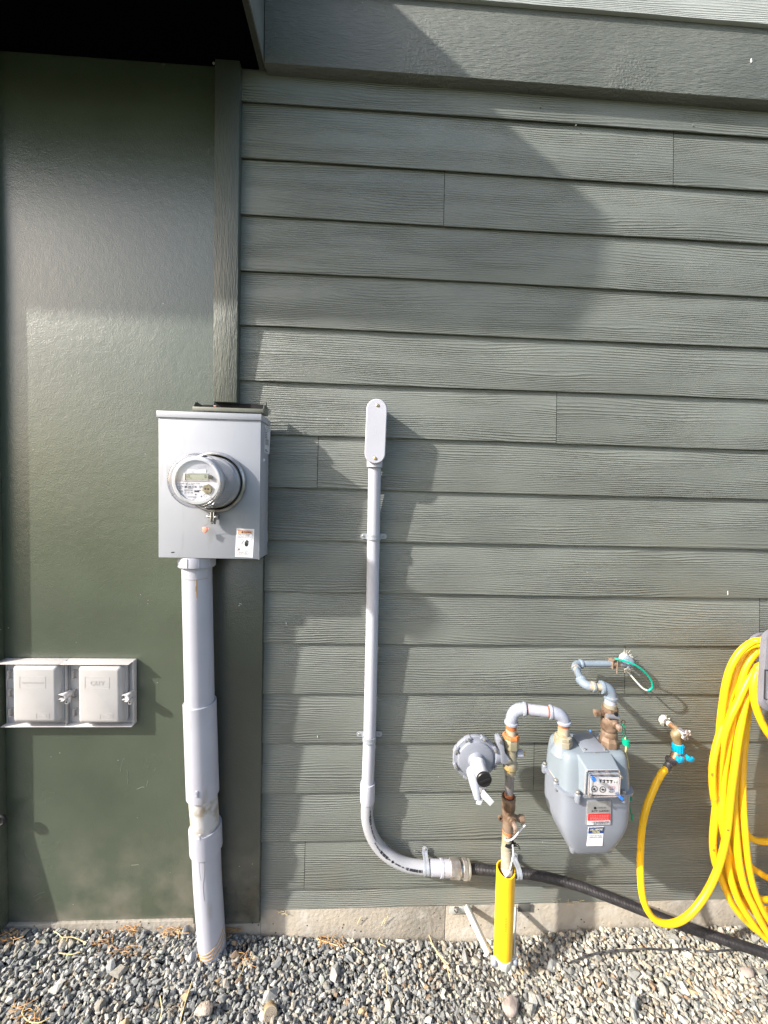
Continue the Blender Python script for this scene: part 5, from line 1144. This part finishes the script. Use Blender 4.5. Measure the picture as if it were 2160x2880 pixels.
a = MB(); a.tube([G(1290, 590, D1 + .026), G(1378, 600, D1 + .026)], .0072, 14); wl_ = a.build('lock_wing', mat('wing_blue', (.2, .23, .3), .4, .4, c2=(.35, .3, .25), nscale=50), vbb); a = MB(); a.lathe(G(1365, 578, D1 + .034), ax, [(.006, -.004), (.006, .001), (0, .001)], 16); a.build('lock_hole', m_blk, wl_)
a = MB(); c = G(1418, 640, D1 + .02); a.tube([c + Vector((.006 * math.cos(t), 0, .006 * math.sin(t))) for t in [i * math.pi / 8 for i in range(16)]], .0016, 6, closed=True); a.build('lock_ring', m_brass, vbb)
R2 = .0137; R3_ = .0105
e3 = G(1325, 372, D1); e4 = G(1112, 375, .160); e5 = G(1034, 186, .052); e6 = G(1500, 186, .050); e4.z = e3.z + .001
lft = (e4 - e3).normalized()
elbow(G(1321, 450, D1), e3, e3 + lft * .030, .0155, 'elbow', m_blu, op_)
MB().tube([e3 + lft * .026, e4 - lft * .026], R3_ + .001, 24).build('short_nipple', m_cream, op_)
up_ = (e5 - e4).normalized(); elbow(e4 - lft * .030, e4, e4 + up_ * .030, .0125, 'elbow', m_blu, op_)
MB().tube([e4 + up_ * .026, e5 - up_ * .020], R3_, 24).build('link_pipe', m_blu, op_)
rt = (e6 - e5).normalized(); elbow(e5 - up_ * .026, e5, e5 + rt * .026, R3_ + .001, 'elbow', m_blu, op_)
MB().tube([e5 + rt * .022, e6 - rt * .020], R3_, 24).build('house_line', m_blu, op_)
elbow(e6 - rt * .026, e6, e6 + Vector((0, .03, 0)), R3_ + .001, 'elbow', m_blu, op_, k=1.25)
MB().tube([e6 + Vector((0, .026, 0)), e6 + Vector((0, .06, 0))], R3_, 24).build('wall_stub', m_blu, op_)
a = MB(); wc = Vector((e6.x, -.001, e6.z)); rg3 = random.Random(9)
a.lathe(wc + Vector((0, .002, 0)), ax, [(.019, 0), (.018, .004), (.014, .009), (.0105, .012)], 20)
for i in range(46):
    t = rg3.uniform(0, 2 * math.pi); r = rg3.uniform(.012, .022); l = rg3.uniform(.004, .012); p = wc + Vector((r * math.cos(t), -.004, r * math.sin(t))); a.tube([p, p + Vector((math.cos(t) * l, -rg3.uniform(.001, .006), math.sin(t) * l + .002))], .0007, 4)
a.build('sealant_collar', mat('white_sealant', (.52, .5, .45), .7, bump=.6, bscale=200), op_)
# ground clamp and green wire
gc = G(1335, 180, .052); gcl = thing('grounding_clamp', 'small rusty grounding clamp with a looped green and white wire on the blue-grey gas pipe', 'clamp', gc)
a = MB(); a.obox(gc + Vector((0, 0, .0135)), (.011, 0, 0), (0, .010, 0), (0, 0, .0025)); a.obox(gc - Vector((-.002, 0, .0135)), (.012, 0, -.002), (0, .010, 0), (0, 0, .0025))
a.prism([gc + Vector((-.008, 0, 0)) + Vector((0, .013 * math.cos(t), .013 * math.sin(t))) for t in [i * math.pi / 8 for i in range(16)]], (.016, 0, 0)); cb_ = a.build('clamp_body', mat('clamp_rust', (.22, .17, .13), .6, .3, c2=(.38, .24, .14), nscale=60, bump=.4, bscale=200), gcl, bevel=.0008)
a = MB()
for dx in (-.007, .009): a.cyl(gc + Vector((dx, -.012, -.022 if dx > 0 else -.016)), gc + Vector((dx, -.012, .018)), .0026, 10); a.hexnut(gc + Vector((dx, -.012, .014)), gc + Vector((dx, -.012, .0195)), .0058)
a.cyl(gc + Vector((.009, -.012, -.030)), gc + Vector((.009, -.012, -.016)), .003, 10); a.build('clamp_screw', mat('clamp_screw', (.3, .22, .17), .5, .5), cb_)
wp = [G(x, y, d) for x, y, d in ((1352, 148, .066), (1400, 155, .075), (1500, 190, .085), (1575, 240, .085), (1628, 300, .08), (1645, 345, .075), (1640, 375, .07), (1610, 392, .065), (1570, 375, .058), (1530, 335, .05), (1490, 290, .04), (1455, 250, .03), (1442, 238, .012))]
wpt = catmull(wp, 6); k = int(len(wpt) * .60)
MB().tube(wpt[:k + 1], .0034, 12).build('green_wire', mat('green_wire', (.0, .36, .25), .35), gcl); MB().tube(wpt[k:], .0030, 12).build('white_wire_end', mat('aged_white_wire', (.5, .52, .48), .4), gcl)
a = MB(); a.obox(G(1450, 240, .010), (.008, 0, .002), (0, .006, 0), (-.001, 0, .007)); a.build('wire_clip', mat('clip_beige', (.5, .47, .4), .6), gcl, bevel=.001)
# green seal cord dangling from the valve
sd_ = thing('seal_cord', 'thin green and yellow seal cord hanging from the brown valve behind the gas meter', 'cord', G(1440, 800, .17))
m_gc = mat('green_cord', (.0, .16, .09), .5, c2=(.01, .3, .18), nscale=120)
a = MB(); a.tube(catmull([G(1418, 650, .19), G(1408, 680, .19), G(1415, 725, .188), G(1432, 762, .186)], 5), .0016, 6); a.tube(catmull([G(1420, 650, .19), G(1432, 700, .19), G(1436, 740, .188), G(1440, 770, .186)], 5), .0016, 6); a.build('cord_loop', m_gc, sd_)
a = MB(); 
for i in range(5): a.lathe(G(1440, 776 + i * 9, .186), (0.1, 0, 1), [(.0095, -.0017), (.0108, -.001), (.0108, .001), (.0095, .0017)], 16)
a.build('cord_knot', mat('bright_green', (.0, .32, .18), .4), sd_)
a = MB(); a.tube(catmull([G(1432, 752, .186), G(1442, 830, .184), G(1436, 870, .18), G(1448, 920, .165), G(1460, 1000, .13)], 5), .0028, 8); a.build('yellow_strand', mat('yellow_strand', (.62, .55, .22), .6, c2=(.3, .33, .2), nscale=160), sd_)
a = MB(); a.tube(catmull([G(1440, 1100, .10), G(1462, 1240, .11), G(1470, 1300, .12), G(1480, 1360, .12)], 5), .0017, 6); a.build('cord_tail', m_gc, sd_); MB().tube([G(1484, 1355, .12), G(1487, 1400, .12)], .0034, 8).build('cord_tip', mat('bright_green', (0, 0, 0)), sd_); a = MB()
for i in range(3): a.lathe(G(1466, 1222 + i * 8, .125), (0, 0, 1), [(.007, -.0012), (.008, 0), (.007, .0012)], 12)
a.build('cord_knot', mat('bright_green', (0, 0, 0)), sd_)
# ------------------------------------------------------------------ outdoor faucet
Fc = crop(1560, 1740, 2.765); ax = Vector((0, -1, 0))
m_cop = mat('aged_copper', (.36, .17, .08), .4, .5, c2=(.42, .3, .19), nscale=60, c3=(.2, .15, .11), n3scale=40, n3lo=.55, n3hi=.66)
m_brs = mat('faucet_brass', (.25, .18, .09), .45, .35, c2=(.33, .27, .16), nscale=50, bump=.15, bscale=160)
m_hb = mat('handle_blue', (.0, .30, .52), .35)
w0, w1 = Fc(845, 785, .0), Fc(980, 880, .072)
fa = thing('outdoor_faucet', 'small brass outdoor faucet with white star wheel handle sticking out of the siding', 'faucet', w0)
a = MB(); a.lathe(w0, w1 - w0, [(.017, -.002), (.016, .003), (.011, .008), (.009, .010)], 20)
for i in range(20): t = rg3.uniform(0, 6.28); r = .013; p = w0 + Vector((r * math.cos(t), -.003, r * math.sin(t))); a.tube([p, p + Vector((math.cos(t) * .008, -.003, math.sin(t) * .008))], .0006, 4)
a.build('wall_sealant', mat('white_sealant', (0, 0, 0)), fa)
d_ = (w1 - w0); MB().tube([w0, w0 + d_ * .5], .0085, 20).build('inlet_pipe', mat('pipe_dark', (.12, .1, .1), .5, .4, c2=(.3, .27, .22), nscale=80), fa)
MB().tube([w0 + d_ * .3, w0 + d_ * .36, w0 + d_ * .42], [.0095, .0105, .0095], 20).build('pipe_ring', mat('aged_white_wire', (0, 0, 0)), fa)
MB().tube([w0 + d_ * .42, w0 + d_ * .75, w1], [.0088, .0092, .0118], 20).build('faucet_stem', m_cop, fa)
h0 = w1; hd_ = Vector((.22, -1, -.18)).normalized()
MB().tube([h0 - hd_ * .006, h0 + hd_ * .014, h0 + hd_ * .020], [.013, .0125, .0085], 8).build('packing_nut', mat('nut_chrome', (.5, .48, .5), .3, .8), fa)
wc_ = Fc(1024, 906, .100); x_, y_, a_ = frame(hd_)
a = MB(); 
for i in range(7):
    t = 2 * math.pi * i / 7; p = wc_ + x_ * .0155 * math.cos(t) + y_ * .0155 * math.sin(t); a.tube([wc_, p], [.0028, .0022], 8); a.lathe(p - a_ * .003, a_, [(.003, 0), (.0042, .001), (.0042, .005), (.003, .006)], 10)
    t2 = 2 * math.pi * (i + 1) / 7; q = wc_ + x_ * .0155 * math.cos(t2) + y_ * .0155 * math.sin(t2); m2 = wc_ + x_ * .0125 * math.cos((t + t2) / 2) + y_ * .0125 * math.sin((t + t2) / 2); a.tube(catmull([p, m2, q], 4), .0022, 8)
wh = a.build('wheel_handle', mat('wheel_white', (.58, .55, .56), .4, c2=(.2, .15, .15), nscale=120, nlo=.45, nhi=.55), fa)
a = MB(); a.lathe(wc_ - a_ * .006, a_, [(.006, 0), (.006, .008), (.0045, .010), (0, .0105)], 12); a.cyl(h0 + hd_ * .016, wc_, .0045, 12); a.build('handle_screw', m_brs, wh)
sp0, sp1, sp2 = Fc(962, 885, .072), Fc(945, 930, .072), Fc(958, 985, .072)
MB().tube(catmull([sp0, Fc(938, 905, .072), sp1, Fc(952, 962, .072)], 5), lambda t: .0155 - .002 * t, 24).build('spout', m_brs, fa)
MB().tube([Fc(952, 955, .072), Fc(958, 980, .072)], .0125, 24).build('spout_collar', mat('collar_cream', (.45, .38, .31), .5), fa)
# splitter valve
sv = thing('hose_splitter', 'copper two-way hose valve with bright blue ring and two blue levers under the faucet', 'hose valve', Fc(955, 1035, .072))
p, q = Fc(955, 970, .072), Fc(960, 1032, .072); l = (q - p).length
a = MB(); a.lathe(p, q - p, [(.0145, 0), (.0168, .001), (.0168, l - .001), (.0155, l)], 32)
for i in range(14): t = i * math.pi / 7; o = p.lerp(q, .5) + Vector((.0168 * math.cos(t), .0168 * math.sin(t), 0)); a.obox(o, (.0012 * math.cos(t), .0012 * math.sin(t), 0), (-.0012 * math.sin(t), .0012 * math.cos(t), 0), (0, 0, l * .42))
a.build('swivel_ring', m_hb, sv)
MB().tube([Fc(958, 1030, .072), Fc(940, 1062, .074), Fc(918, 1100, .076)], [.0135, .0140, .0125], 22).build('left_branch', m_cop, sv)
MB().tube([Fc(965, 1036, .072), Fc(1000, 1062, .074), Fc(1040, 1105, .075)], [.0125, .0085, .0075], 18).build('right_branch', m_cop, sv)
for (x, y, rot) in ((975, 1097, .25), (1052, 1090, -.35)):
    c = Fc(x, y, .098); a = MB(); cr, sr = math.cos(rot), math.sin(rot)
    o8 = [(-.013, .002), (-.008, .0075), (.001, .0045), (.006, .0095), (.0135, .006), (.012, -.004), (.005, -.0095), (-.002, -.0075), (-.009, -.009)]
    a.prism([c + Vector((x_ * cr - z_ * sr, .004, x_ * sr + z_ * cr)) for x_, z_ in o8], (0, -.008, 0)); a.cyl(c + Vector((0, .018, 0)), c, .0055, 14); lv = a.build('blue_lever', m_hb, sv, bevel=.0012)
    MB().lathe(c + Vector((0, -.0041, 0)), ax, [(.0035, 0), (.0032, .001), (0, .001)], 12).build('lever_screw', m_hb, lv)
# ------------------------------------------------------------------ garden hose
KH = crop(1960, 1740, 2.304); K6 = crop(1500, 2000, 2.5136); HR = .0103
m_hose = mat('yellow_hose', (.85, .495, .009), .38, c2=(.78, .42, .008), nscale=5, bump=.05, bscale=60, c3=(.38, .24, .02), n3scale=22, n3lo=.62, n3hi=.74, rvar=.05)
hs = thing('garden_hose', 'long yellow garden hose coiled over the grey hanger and looping down to the faucet', 'garden hose', K6(1040, 1480, .16))
cpl0, cpl1 = Fc(915, 1090, .077), Fc(862, 1178, .085); d_ = (cpl1 - cpl0)
a = MB(); a.lathe(cpl0, d_, [(.0155, 0), (.0175, .002), (.0175, .012), (.0155, .014), (.0155, .016), (.0118, .018), (.0112, d_.length)], 12); a.build('hose_coupling', mat('coupling_dark', (.06, .05, .055), .45, c2=(.1, .09, .09), nscale=40), hs)
lead = [cpl0.lerp(cpl1, .8)] + [K6(x, y, d) for x, y, d in ((908, 440, .09), (860, 530, .10), (800, 680, .115), (768, 830, .125), (757, 1000, .135), (757, 1150, .145), (770, 1300, .155), (808, 1410, .162), (866, 1477, .168), (948, 1504, .172), (1040, 1482, .172), (1130, 1412, .17), (1220, 1290, .166), (1290, 1150, .165), (1338, 1000, .165))]
def arc_over(p, apex=(300, 40)):      # from the top-left of a strand over the hidden hanger drum and down its far side
    return []
S5 = [KH(x, y, d) for x, y, d in ((195, 1380, .165), (210, 1250, .165), (226, 1100, .164), (246, 950, .162), (266, 800, .16), (287, 680, .158), (310, 560, .155), (338, 460, .15), (382, 360, .142), (428, 290, .135), (500, 235, .125), (580, 215, .115), (680, 260, .11), (760, 400, .11), (800, 700, .12), (800, 1200, .13), (760, 1700, .15), (700, 1980, .17), (600, 2140, .18))]
tube_pts = catmull(lead + S5, 8)
a = MB(); a.tube(tube_pts, HR, 16); ld_ = a.build('lead_length', m_hose, hs)
# loops: left-hand strand (pixels + depth), bottom, then out of the frame round the drum
def loop(left, bottom, right_x, d_top, d_bot, r=HR):
    pts = [KH(*p) for p in left]; pts += [KH(*p) for p in bottom]
    bx_, by_ = bottom[-1][0], bottom[-1][1]; tx_, ty_ = left[0][0], left[0][1]
    for f in (.12, .3, .5, .7, .88): pts.append(KH(right_x + 30 * math.sin(f * 3), by_ + (ty_ + 150 - by_) * f, d_bot + (d_top - d_bot) * f))
    pts.append(KH((tx_ + right_x) / 2 + 60, ty_ - 70, d_top)); return catmull(pts, 7, closed=True)
loops = [
 loop([(435, 135, .165), (360, 152, .160), (282, 212, .155), (222, 310, .15), (186, 430, .145), (166, 560, .14), (152, 680, .137), (146, 800, .132), (150, 950, .128), (160, 1120, .125), (175, 1300, .13), (192, 1480, .14), (206, 1620, .147), (236, 1740, .154)], [(282, 1850, .16), (352, 1960, .168), (430, 2055, .175), (560, 2140, .18), (700, 2100, .17)], 830, .11, .15),
 loop([(430, 168, .118), (342, 204, .125), (284, 292, .13), (244, 385, .132), (226, 460, .134), (196, 570, .136), (172, 670, .140), (127, 820, .145), (104, 940, .148), (101, 1050, .147), (109, 1150, .142), (128, 1245, .134), (150, 1320, .125), (168, 1450, .118), (180, 1600, .112), (206, 1720, .11)], [(262, 1800, .11), (350, 1870, .112), (461, 1890, .115), (600, 1850, .115), (720, 1700, .115)], 790, .10, .11),
 loop([(430, 290, .15), (350, 372, .155), (300, 462, .158), (262, 545, .158), (216, 640, .156), (176, 760, .150), (158, 880, .144), (142, 1010, .14), (130, 1150, .139), (116, 1280, .139), (105, 1400, .139), (106, 1500, .138), (121, 1590, .135), (150, 1665, .132), (190, 1765, .13), (232, 1852, .13)], [(302, 1942, .135), (402, 2030, .145), (520, 2090, .15), (680, 2060, .15)], 850, .11, .15),
 loop([(430, 202, .15), (372, 232, .15), (318, 310, .148), (286, 410, .146), (262, 540, .144), (232, 650, .143), (207, 780, .142), (190, 900, .142), (172, 1030, .144), (164, 1180, .148), (158, 1300, .15), (190, 1460, .148), (222, 1560, .14), (262, 1680, .13)], [(300, 1790, .13), (370, 1900, .14), (470, 1960, .14), (620, 1960, .14)], 810, .11, .14),
 loop([(420, 330, .10), (340, 420, .115), (322, 540, .125), (298, 700, .13), (270, 850, .135), (250, 1000, .14), (240, 1180, .15), (245, 1300, .156), (258, 1450, .162), (276, 1600, .168), (312, 1750, .174)], [(370, 1872, .18), (430, 1990, .185), (520, 2110, .188), (650, 2150, .18)], 860, .10, .16),
 loop([(425, 350, .085), (352, 440, .09), (330, 600, .10), (310, 800, .11), (298, 950, .125), (295, 1080, .14), (300, 1250, .152), (311, 1400, .16), (326, 1560, .165), (352, 1700, .17)], [(392, 1822, .175), (442, 1920, .18), (520, 2010, .182), (640, 2040, .17)], 840, .09, .16),
 loop([(430, 320, .07), (345, 480, .075), (305, 700, .075), (290, 900, .075), (278, 1100, .075), (282, 1280, .075), (330, 1400, .075)], [(392, 1438, .075), (470, 1440, .075), (580, 1400, .075)], 720, .07, .075),
 loop([(430, 340, .06), (335, 520, .062), (300, 760, .062), (268, 1000, .065), (262, 1250, .07), (285, 1450, .072), (340, 1592, .074)], [(400, 1642, .075), (480, 1680, .075), (600, 1640, .075)], 740, .06, .07),
 loop([(430, 300, .09), (320, 470, .092), (280, 700, .092), (236, 950, .09), (218, 1200, .088), (226, 1400, .085), (245, 1560, .082), (292, 1710, .08)], [(362, 1790, .08), (461, 1822, .08), (600, 1790, .08)], 760, .08, .08),
 loop([(420, 300, .172), (390, 345, .176), (368, 420, .18), (368, 500, .182), (388, 590, .184), (425, 680, .186)], [(470, 755, .186), (540, 830, .185), (640, 800, .18)], 760, .15, .17),
]
a = MB()
for l in loops: a.tube(l, HR, 16, closed=True)
a.build('coil', m_hose, hs, sharp=60)
a = MB()
for (x, y, d, l) in ((97, 1010, .158, .010), (107, 1500, .150, .008), (200, 1370, .176, .006)): p = KH(x, y, d); a.obox(p, (.0035, 0, 0), (0, .0004, 0), (0, 0, l / 2))
a.build('scuffs', mat('hose_scuff', (.4, .25, .03), .7), hs)
# ------------------------------------------------------------------ hose hanger
m_hg = mat('hanger_plastic', (.17, .17, .195), .42, c2=(.145, .145, .165), nscale=12, bump=.15, bscale=220)
hx = P(2146, 1900, .205).x; hz0, hz1 = P(2160, 2003, .205).z, P(2160, 1782, .205).z
hg = thing('hose_hanger', 'dark grey plastic hose hanger with rounded front plate at the right edge', 'hose hanger', (hx + .13, -.01, hz0))
def hrr(y, ins=0, r=.035, n=8):
    x0, x1, z0, z1 = hx + ins, hx + .38 - ins, hz0 + ins, hz1 + .01 - ins; out = []
    for cx_, cz_, a0 in ((x1 - r, z1 - r, 0), (x0 + r, z1 - r, 90), (x0 + r, z0 + r, 180), (x1 - r, z0 + r, 270)):
        for i in range(n + 1): t = math.radians(a0 + 90 * i / n); out.append(Vector((cx_ + r * math.cos(t), y, cz_ + r * math.sin(t))))
    return out
a = MB().loft([hrr(-.188, .004), hrr(-.19), hrr(-.202), hrr(-.206, .004)]); fpn = a.build('front_plate', m_hg, hg, sharp=40)
a = MB().loft([hrr(-.2062, .016, .02), hrr(-.2085, .016, .02), hrr(-.2095, .019, .02)]); a.build('front_panel', m_hg, fpn, sharp=30)
a = MB(); x0 = P(2152, 1950, .21).x
for p, q in (((2151, 1884), (2149, 1965)), ((2151, 1884), (2175, 1886)), ((2149, 1965), (2175, 1972))): a.tube([P(*p, .2075), P(*q, .2075)], .0012, 6)
a.build('panel_groove', mat('groove_dark', (.03, .03, .035), .6), fpn)
a = MB().cyl((hx + .21, -.01, (hz0 + hz1) / 2), (hx + .21, -.19, (hz0 + hz1) / 2), .04, 40); a.build('drum', m_hg, hg)
MB().lathe((hx + .21, .0, (hz0 + hz1) / 2), (0, -1, 0), [(.055, 0), (.055, .012), (.041, .014)], 32).build('back_plate', m_hg, hg, sharp=40)
# ------------------------------------------------------------------ things lying on the gravel
ww = [PG(u, v, .012) for u, v in ((1601, 2709), (1640, 2692), (1680, 2681), (1731, 2673), (1780, 2671), (1829, 2668), (1870, 2672), (1926, 2669), (1985, 2676), (2050, 2672), (2120, 2668), (2200, 2690))]
o = MB().tube(catmull(ww, 5), .0028, 8).build('loose_wire', mat('loose_black', (.02, .02, .022), .6, c2=(.1, .1, .1), nscale=60), None, origin=ww[0]); tag(o, 'thin black wire lying on the gravel between the yellow sleeve and the thick black cable', 'wire')
def rock(name, label, cat, u, v, sx, sy, sz, m_, seed, rotz=0.0, dz=.0):
    rg = np.random.default_rng(seed); c = PG(u, v, sz * .5 + dz + .002); bm = bmesh.new(); bmesh.ops.create_icosphere(bm, subdivisions=3, radius=1)
    pl_ = [(rg.normal(size=3), rg.uniform(.55, .85)) for _ in range(11)]
    for vt in bm.verts:
        p = np.array(vt.co[:])
        for n_, d_ in pl_:
            n_ = n_ / np.linalg.norm(n_); q = p @ n_
            if q > d_: p = p - n_ * (q - d_)
        vt.co = p
    cr, sr = math.cos(rotz), math.sin(rotz); m = MB()
    vs = [c + Vector(((v_.co.x * sx) * cr - (v_.co.y * sy) * sr, (v_.co.x * sx) * sr + (v_.co.y * sy) * cr, v_.co.z * sz)) for v_ in bm.verts]
    m.add(vs, [[q.index for q in f.verts] for f in bm.faces]); bm.free()
    o = m.build(name, m_, None, origin=c - Vector((0, 0, sz)), sharp=22); tag(o, label, cat); return o
m_rk1 = mat('rock_pinkish', (.36, .30, .26), .85, c2=(.24, .2, .18), nscale=40, bump=.6, bscale=120, bdist=.003)
m_rk2 = mat('rock_grey', (.27, .28, .28), .85, c2=(.17, .18, .19), nscale=40, bump=.6, bscale=120, bdist=.003)
m_rk3 = mat('rock_lump', (.42, .36, .30), .9, c2=(.24, .18, .14), nscale=30, nlo=.45, nhi=.6, bump=.9, bscale=90, bdist=.006)
rock('rock', 'pinkish brown fist-sized rock on the gravel below the yellow sleeve', 'rock', 1436, 2825, .034, .026, .018, m_rk1, 3, .5)
rock('rock', 'flat pale grey stone standing on edge in the gravel, right of the pinkish rock', 'rock', 1783, 2822, .017, .011, .030, m_rk2, 4, 1.1)
rock('rock', 'rough brownish concrete lump on the gravel in front of the fat conduit', 'rock', 574, 2842, .030, .021, .018, m_rk3, 5, .2)
rock('rock', 'dark grey stone leaning against the left side of the fat conduit foot', 'rock', 541, 2690, .015, .012, .022, m_rk2, 6, .6)
rock('rock', 'broad tan-grey stone on the gravel near the right edge, below the black cable', 'rock', 2100, 2735, .028, .017, .014, m_rk1, 8, .3)
rock('rock', 'upright bluish stone beside the upper left of the fat conduit foot', 'rock', 522, 2620, .012, .008, .022, m_rk2, 9, .8)
# cut wood stub
c = PG(760, 2852, .006); ws = thing('wood_stub', 'short round sawn wood stub lying end-on in the gravel at the bottom edge', 'wood stub', c)
dirw = Vector((.25, -.75, .62)).normalized(); a = MB(); a.lathe(c - dirw * .045, dirw, [(.020, 0), (.0215, .01), (.0205, .05), (.019, .052)], 20); a.build('bark_side', mat('stub_wood', (.34, .26, .15), .8, c2=(.25, .18, .1), nscale=40, bump=.4, bscale=150), ws)
a = MB(); xx, yy, aa = frame(dirw)
a.lathe(c + dirw * .0072, dirw, [(.0192, 0), (.0188, .0006), (0, .0006)], 20)
cf = a.build('cut_face', mat('stub_end', (.33, .28, .21), .8, c2=(.22, .19, .15), nscale=70), ws); a = MB()
for r in (.004, .008, .012, .016): a.tube([c + dirw * .0080 + xx * r * math.cos(t) + yy * r * .95 * math.sin(t) for t in [i * math.pi / 10 for i in range(20)]], .0004, 4, closed=True)
a.build('growth_rings', mat('ring_brown', (.17, .13, .09), .8), cf)
# shell-like white chip
c = PG(1134, 2650, .006); a = MB(); out = [(-.022, .016), (-.010, .021), (.006, .014), (.018, -.004), (.022, -.020), (.012, -.014), (-.004, -.004), (-.020, .002)]
a.prism([c + Vector((x, -.002 - .35 * z, z * .95)) for x, z in out], (0, .0025, .001)); o = a.build('white_chip', mat('chip_white', (.7, .66, .58), .6), None, origin=c, bevel=.0008); tag(o, 'curled white shell-like chip on the gravel at the foot of the concrete', 'chip')
# dry stems and needle litter
rg = random.Random(21)
def strands(name, label, cat, m_, sets, kind='stuff'):
    a = MB()
    for (u, v, n, spread, ln, th_, up_) in sets:
        for i in range(n):
            c = PG(u + rg.uniform(-1, 1) * spread, v + rg.uniform(-1, 1) * spread * .45, .010 + rg.uniform(0, .006)); t = rg.uniform(0, 2 * math.pi); l = ln * rg.uniform(.5, 1.2)
            d = Vector((math.cos(t), math.sin(t) * .7, rg.uniform(-.05, up_))); b = Vector((rg.uniform(-.3, .3), rg.uniform(-.3, .3), rg.uniform(0, .25))) * l
            pts_ = catmull([c, c + d * l * .5 + b * .5, c + d * l], 4)
            pts_ = [Vector((p.x, min(p.y, -.004), max(p.z, gz(p.x) + .008))) for p in pts_]
            a.tube(pts_, th_, 5)
    o = a.build(name, m_, None, origin=a.v[0]); tag(o, label, cat, kind=kind); return o
m_ndl = mat('needle_orange', (.42, .2, .07), .7, c2=(.5, .33, .14), nscale=30); m_straw = mat('straw', (.62, .52, .28), .6, c2=(.5, .38, .18), nscale=30)
strands('needle_litter', 'orange brown dry needles gathered along the foot of the wall', 'needles', m_ndl,
        [(365, 2614, 26, 24, .03, .0008, .5), (478, 2612, 46, 34, .032, .0009, .45), (650, 2615, 34, 22, .03, .0009, .4), (930, 2648, 26, 30, .03, .0009, .3), (285, 2650, 14, 30, .035, .0008, .2), (352, 2670, 12, 26, .035, .0008, .2), (10, 2640, 30, 30, .03, .0008, .5), (90, 2850, 22, 50, .04, .0008, .2), (791, 2525 + 42, 0, 6, .02, .0007, .2), (690, 2700, 12, 20, .03, .0008, .3)])
a = MB()
for ps in ([(150, 2618), (165, 2627), (175, 2636), (205, 2636), (232, 2647), (240, 2656)], [(175, 2636), (165, 2645), (155, 2650)], [(178, 2637), (172, 2650)], [(190, 2636), (186, 2648)], [(165, 2680), (200, 2684), (225, 2678)], [(540, 2760), (530, 2790), (515, 2840), (505, 2880)], [(690, 2705), (682, 2730), (672, 2748)], [(70, 2830), (62, 2850), (80, 2872), (110, 2876), (140, 2862)], [(1068, 2636), (1062, 2650), (1085, 2662)],
           [(995, 2663), (1010, 2673), (1022, 2684)], [(1195, 2590), (1210, 2640), (1230, 2680), (1256, 2720), (1266, 2760)], [(1210, 2650), (1240, 2690), (1262, 2712)], [(1083, 2720), (1090, 2750), (1086, 2790)], [(890, 2640), (920, 2650), (950, 2660)], [(450, 2800), (455, 2840), (448, 2880)]):
    a.tube(catmull([PG(u, v, .016) for u, v in ps], 5), .0014, 6)
o = a.build('straw_stems', m_straw, None, origin=PG(300, 2700)); tag(o, 'pale dry straw stems scattered over the gravel', 'straw', kind='stuff')
a = MB(); 
for (u, v) in ((1080, 2598), (1072, 2604), (1004, 2600)): a.tube(catmull([P(u, v, .004), P(u + 7, v - 14, .006), P(u + 12, v - 22, .008)], 4), .0009, 5)
for i in range(26):
    u, v = rg.uniform(1550, 1640), rg.uniform(2528, 2545); p = P(u, v, .004); a.tube([p, p + Vector((rg.uniform(-.02, .02), -.004, rg.uniform(-.006, .01)))], .0005, 4)
for i in range(14):
    u, v = rg.uniform(783, 805), rg.uniform(2560, 2570); p = P(u, v, .003); a.tube([p, p + Vector((rg.uniform(-.012, .012), -.003, rg.uniform(-.006, .004)))], .0007, 4)
o = a.build('ledge_wisps', m_straw, None, origin=P(1500, 2540)); tag(o, 'wispy dry grass caught on the concrete ledge below the siding', 'dry grass', kind='stuff')
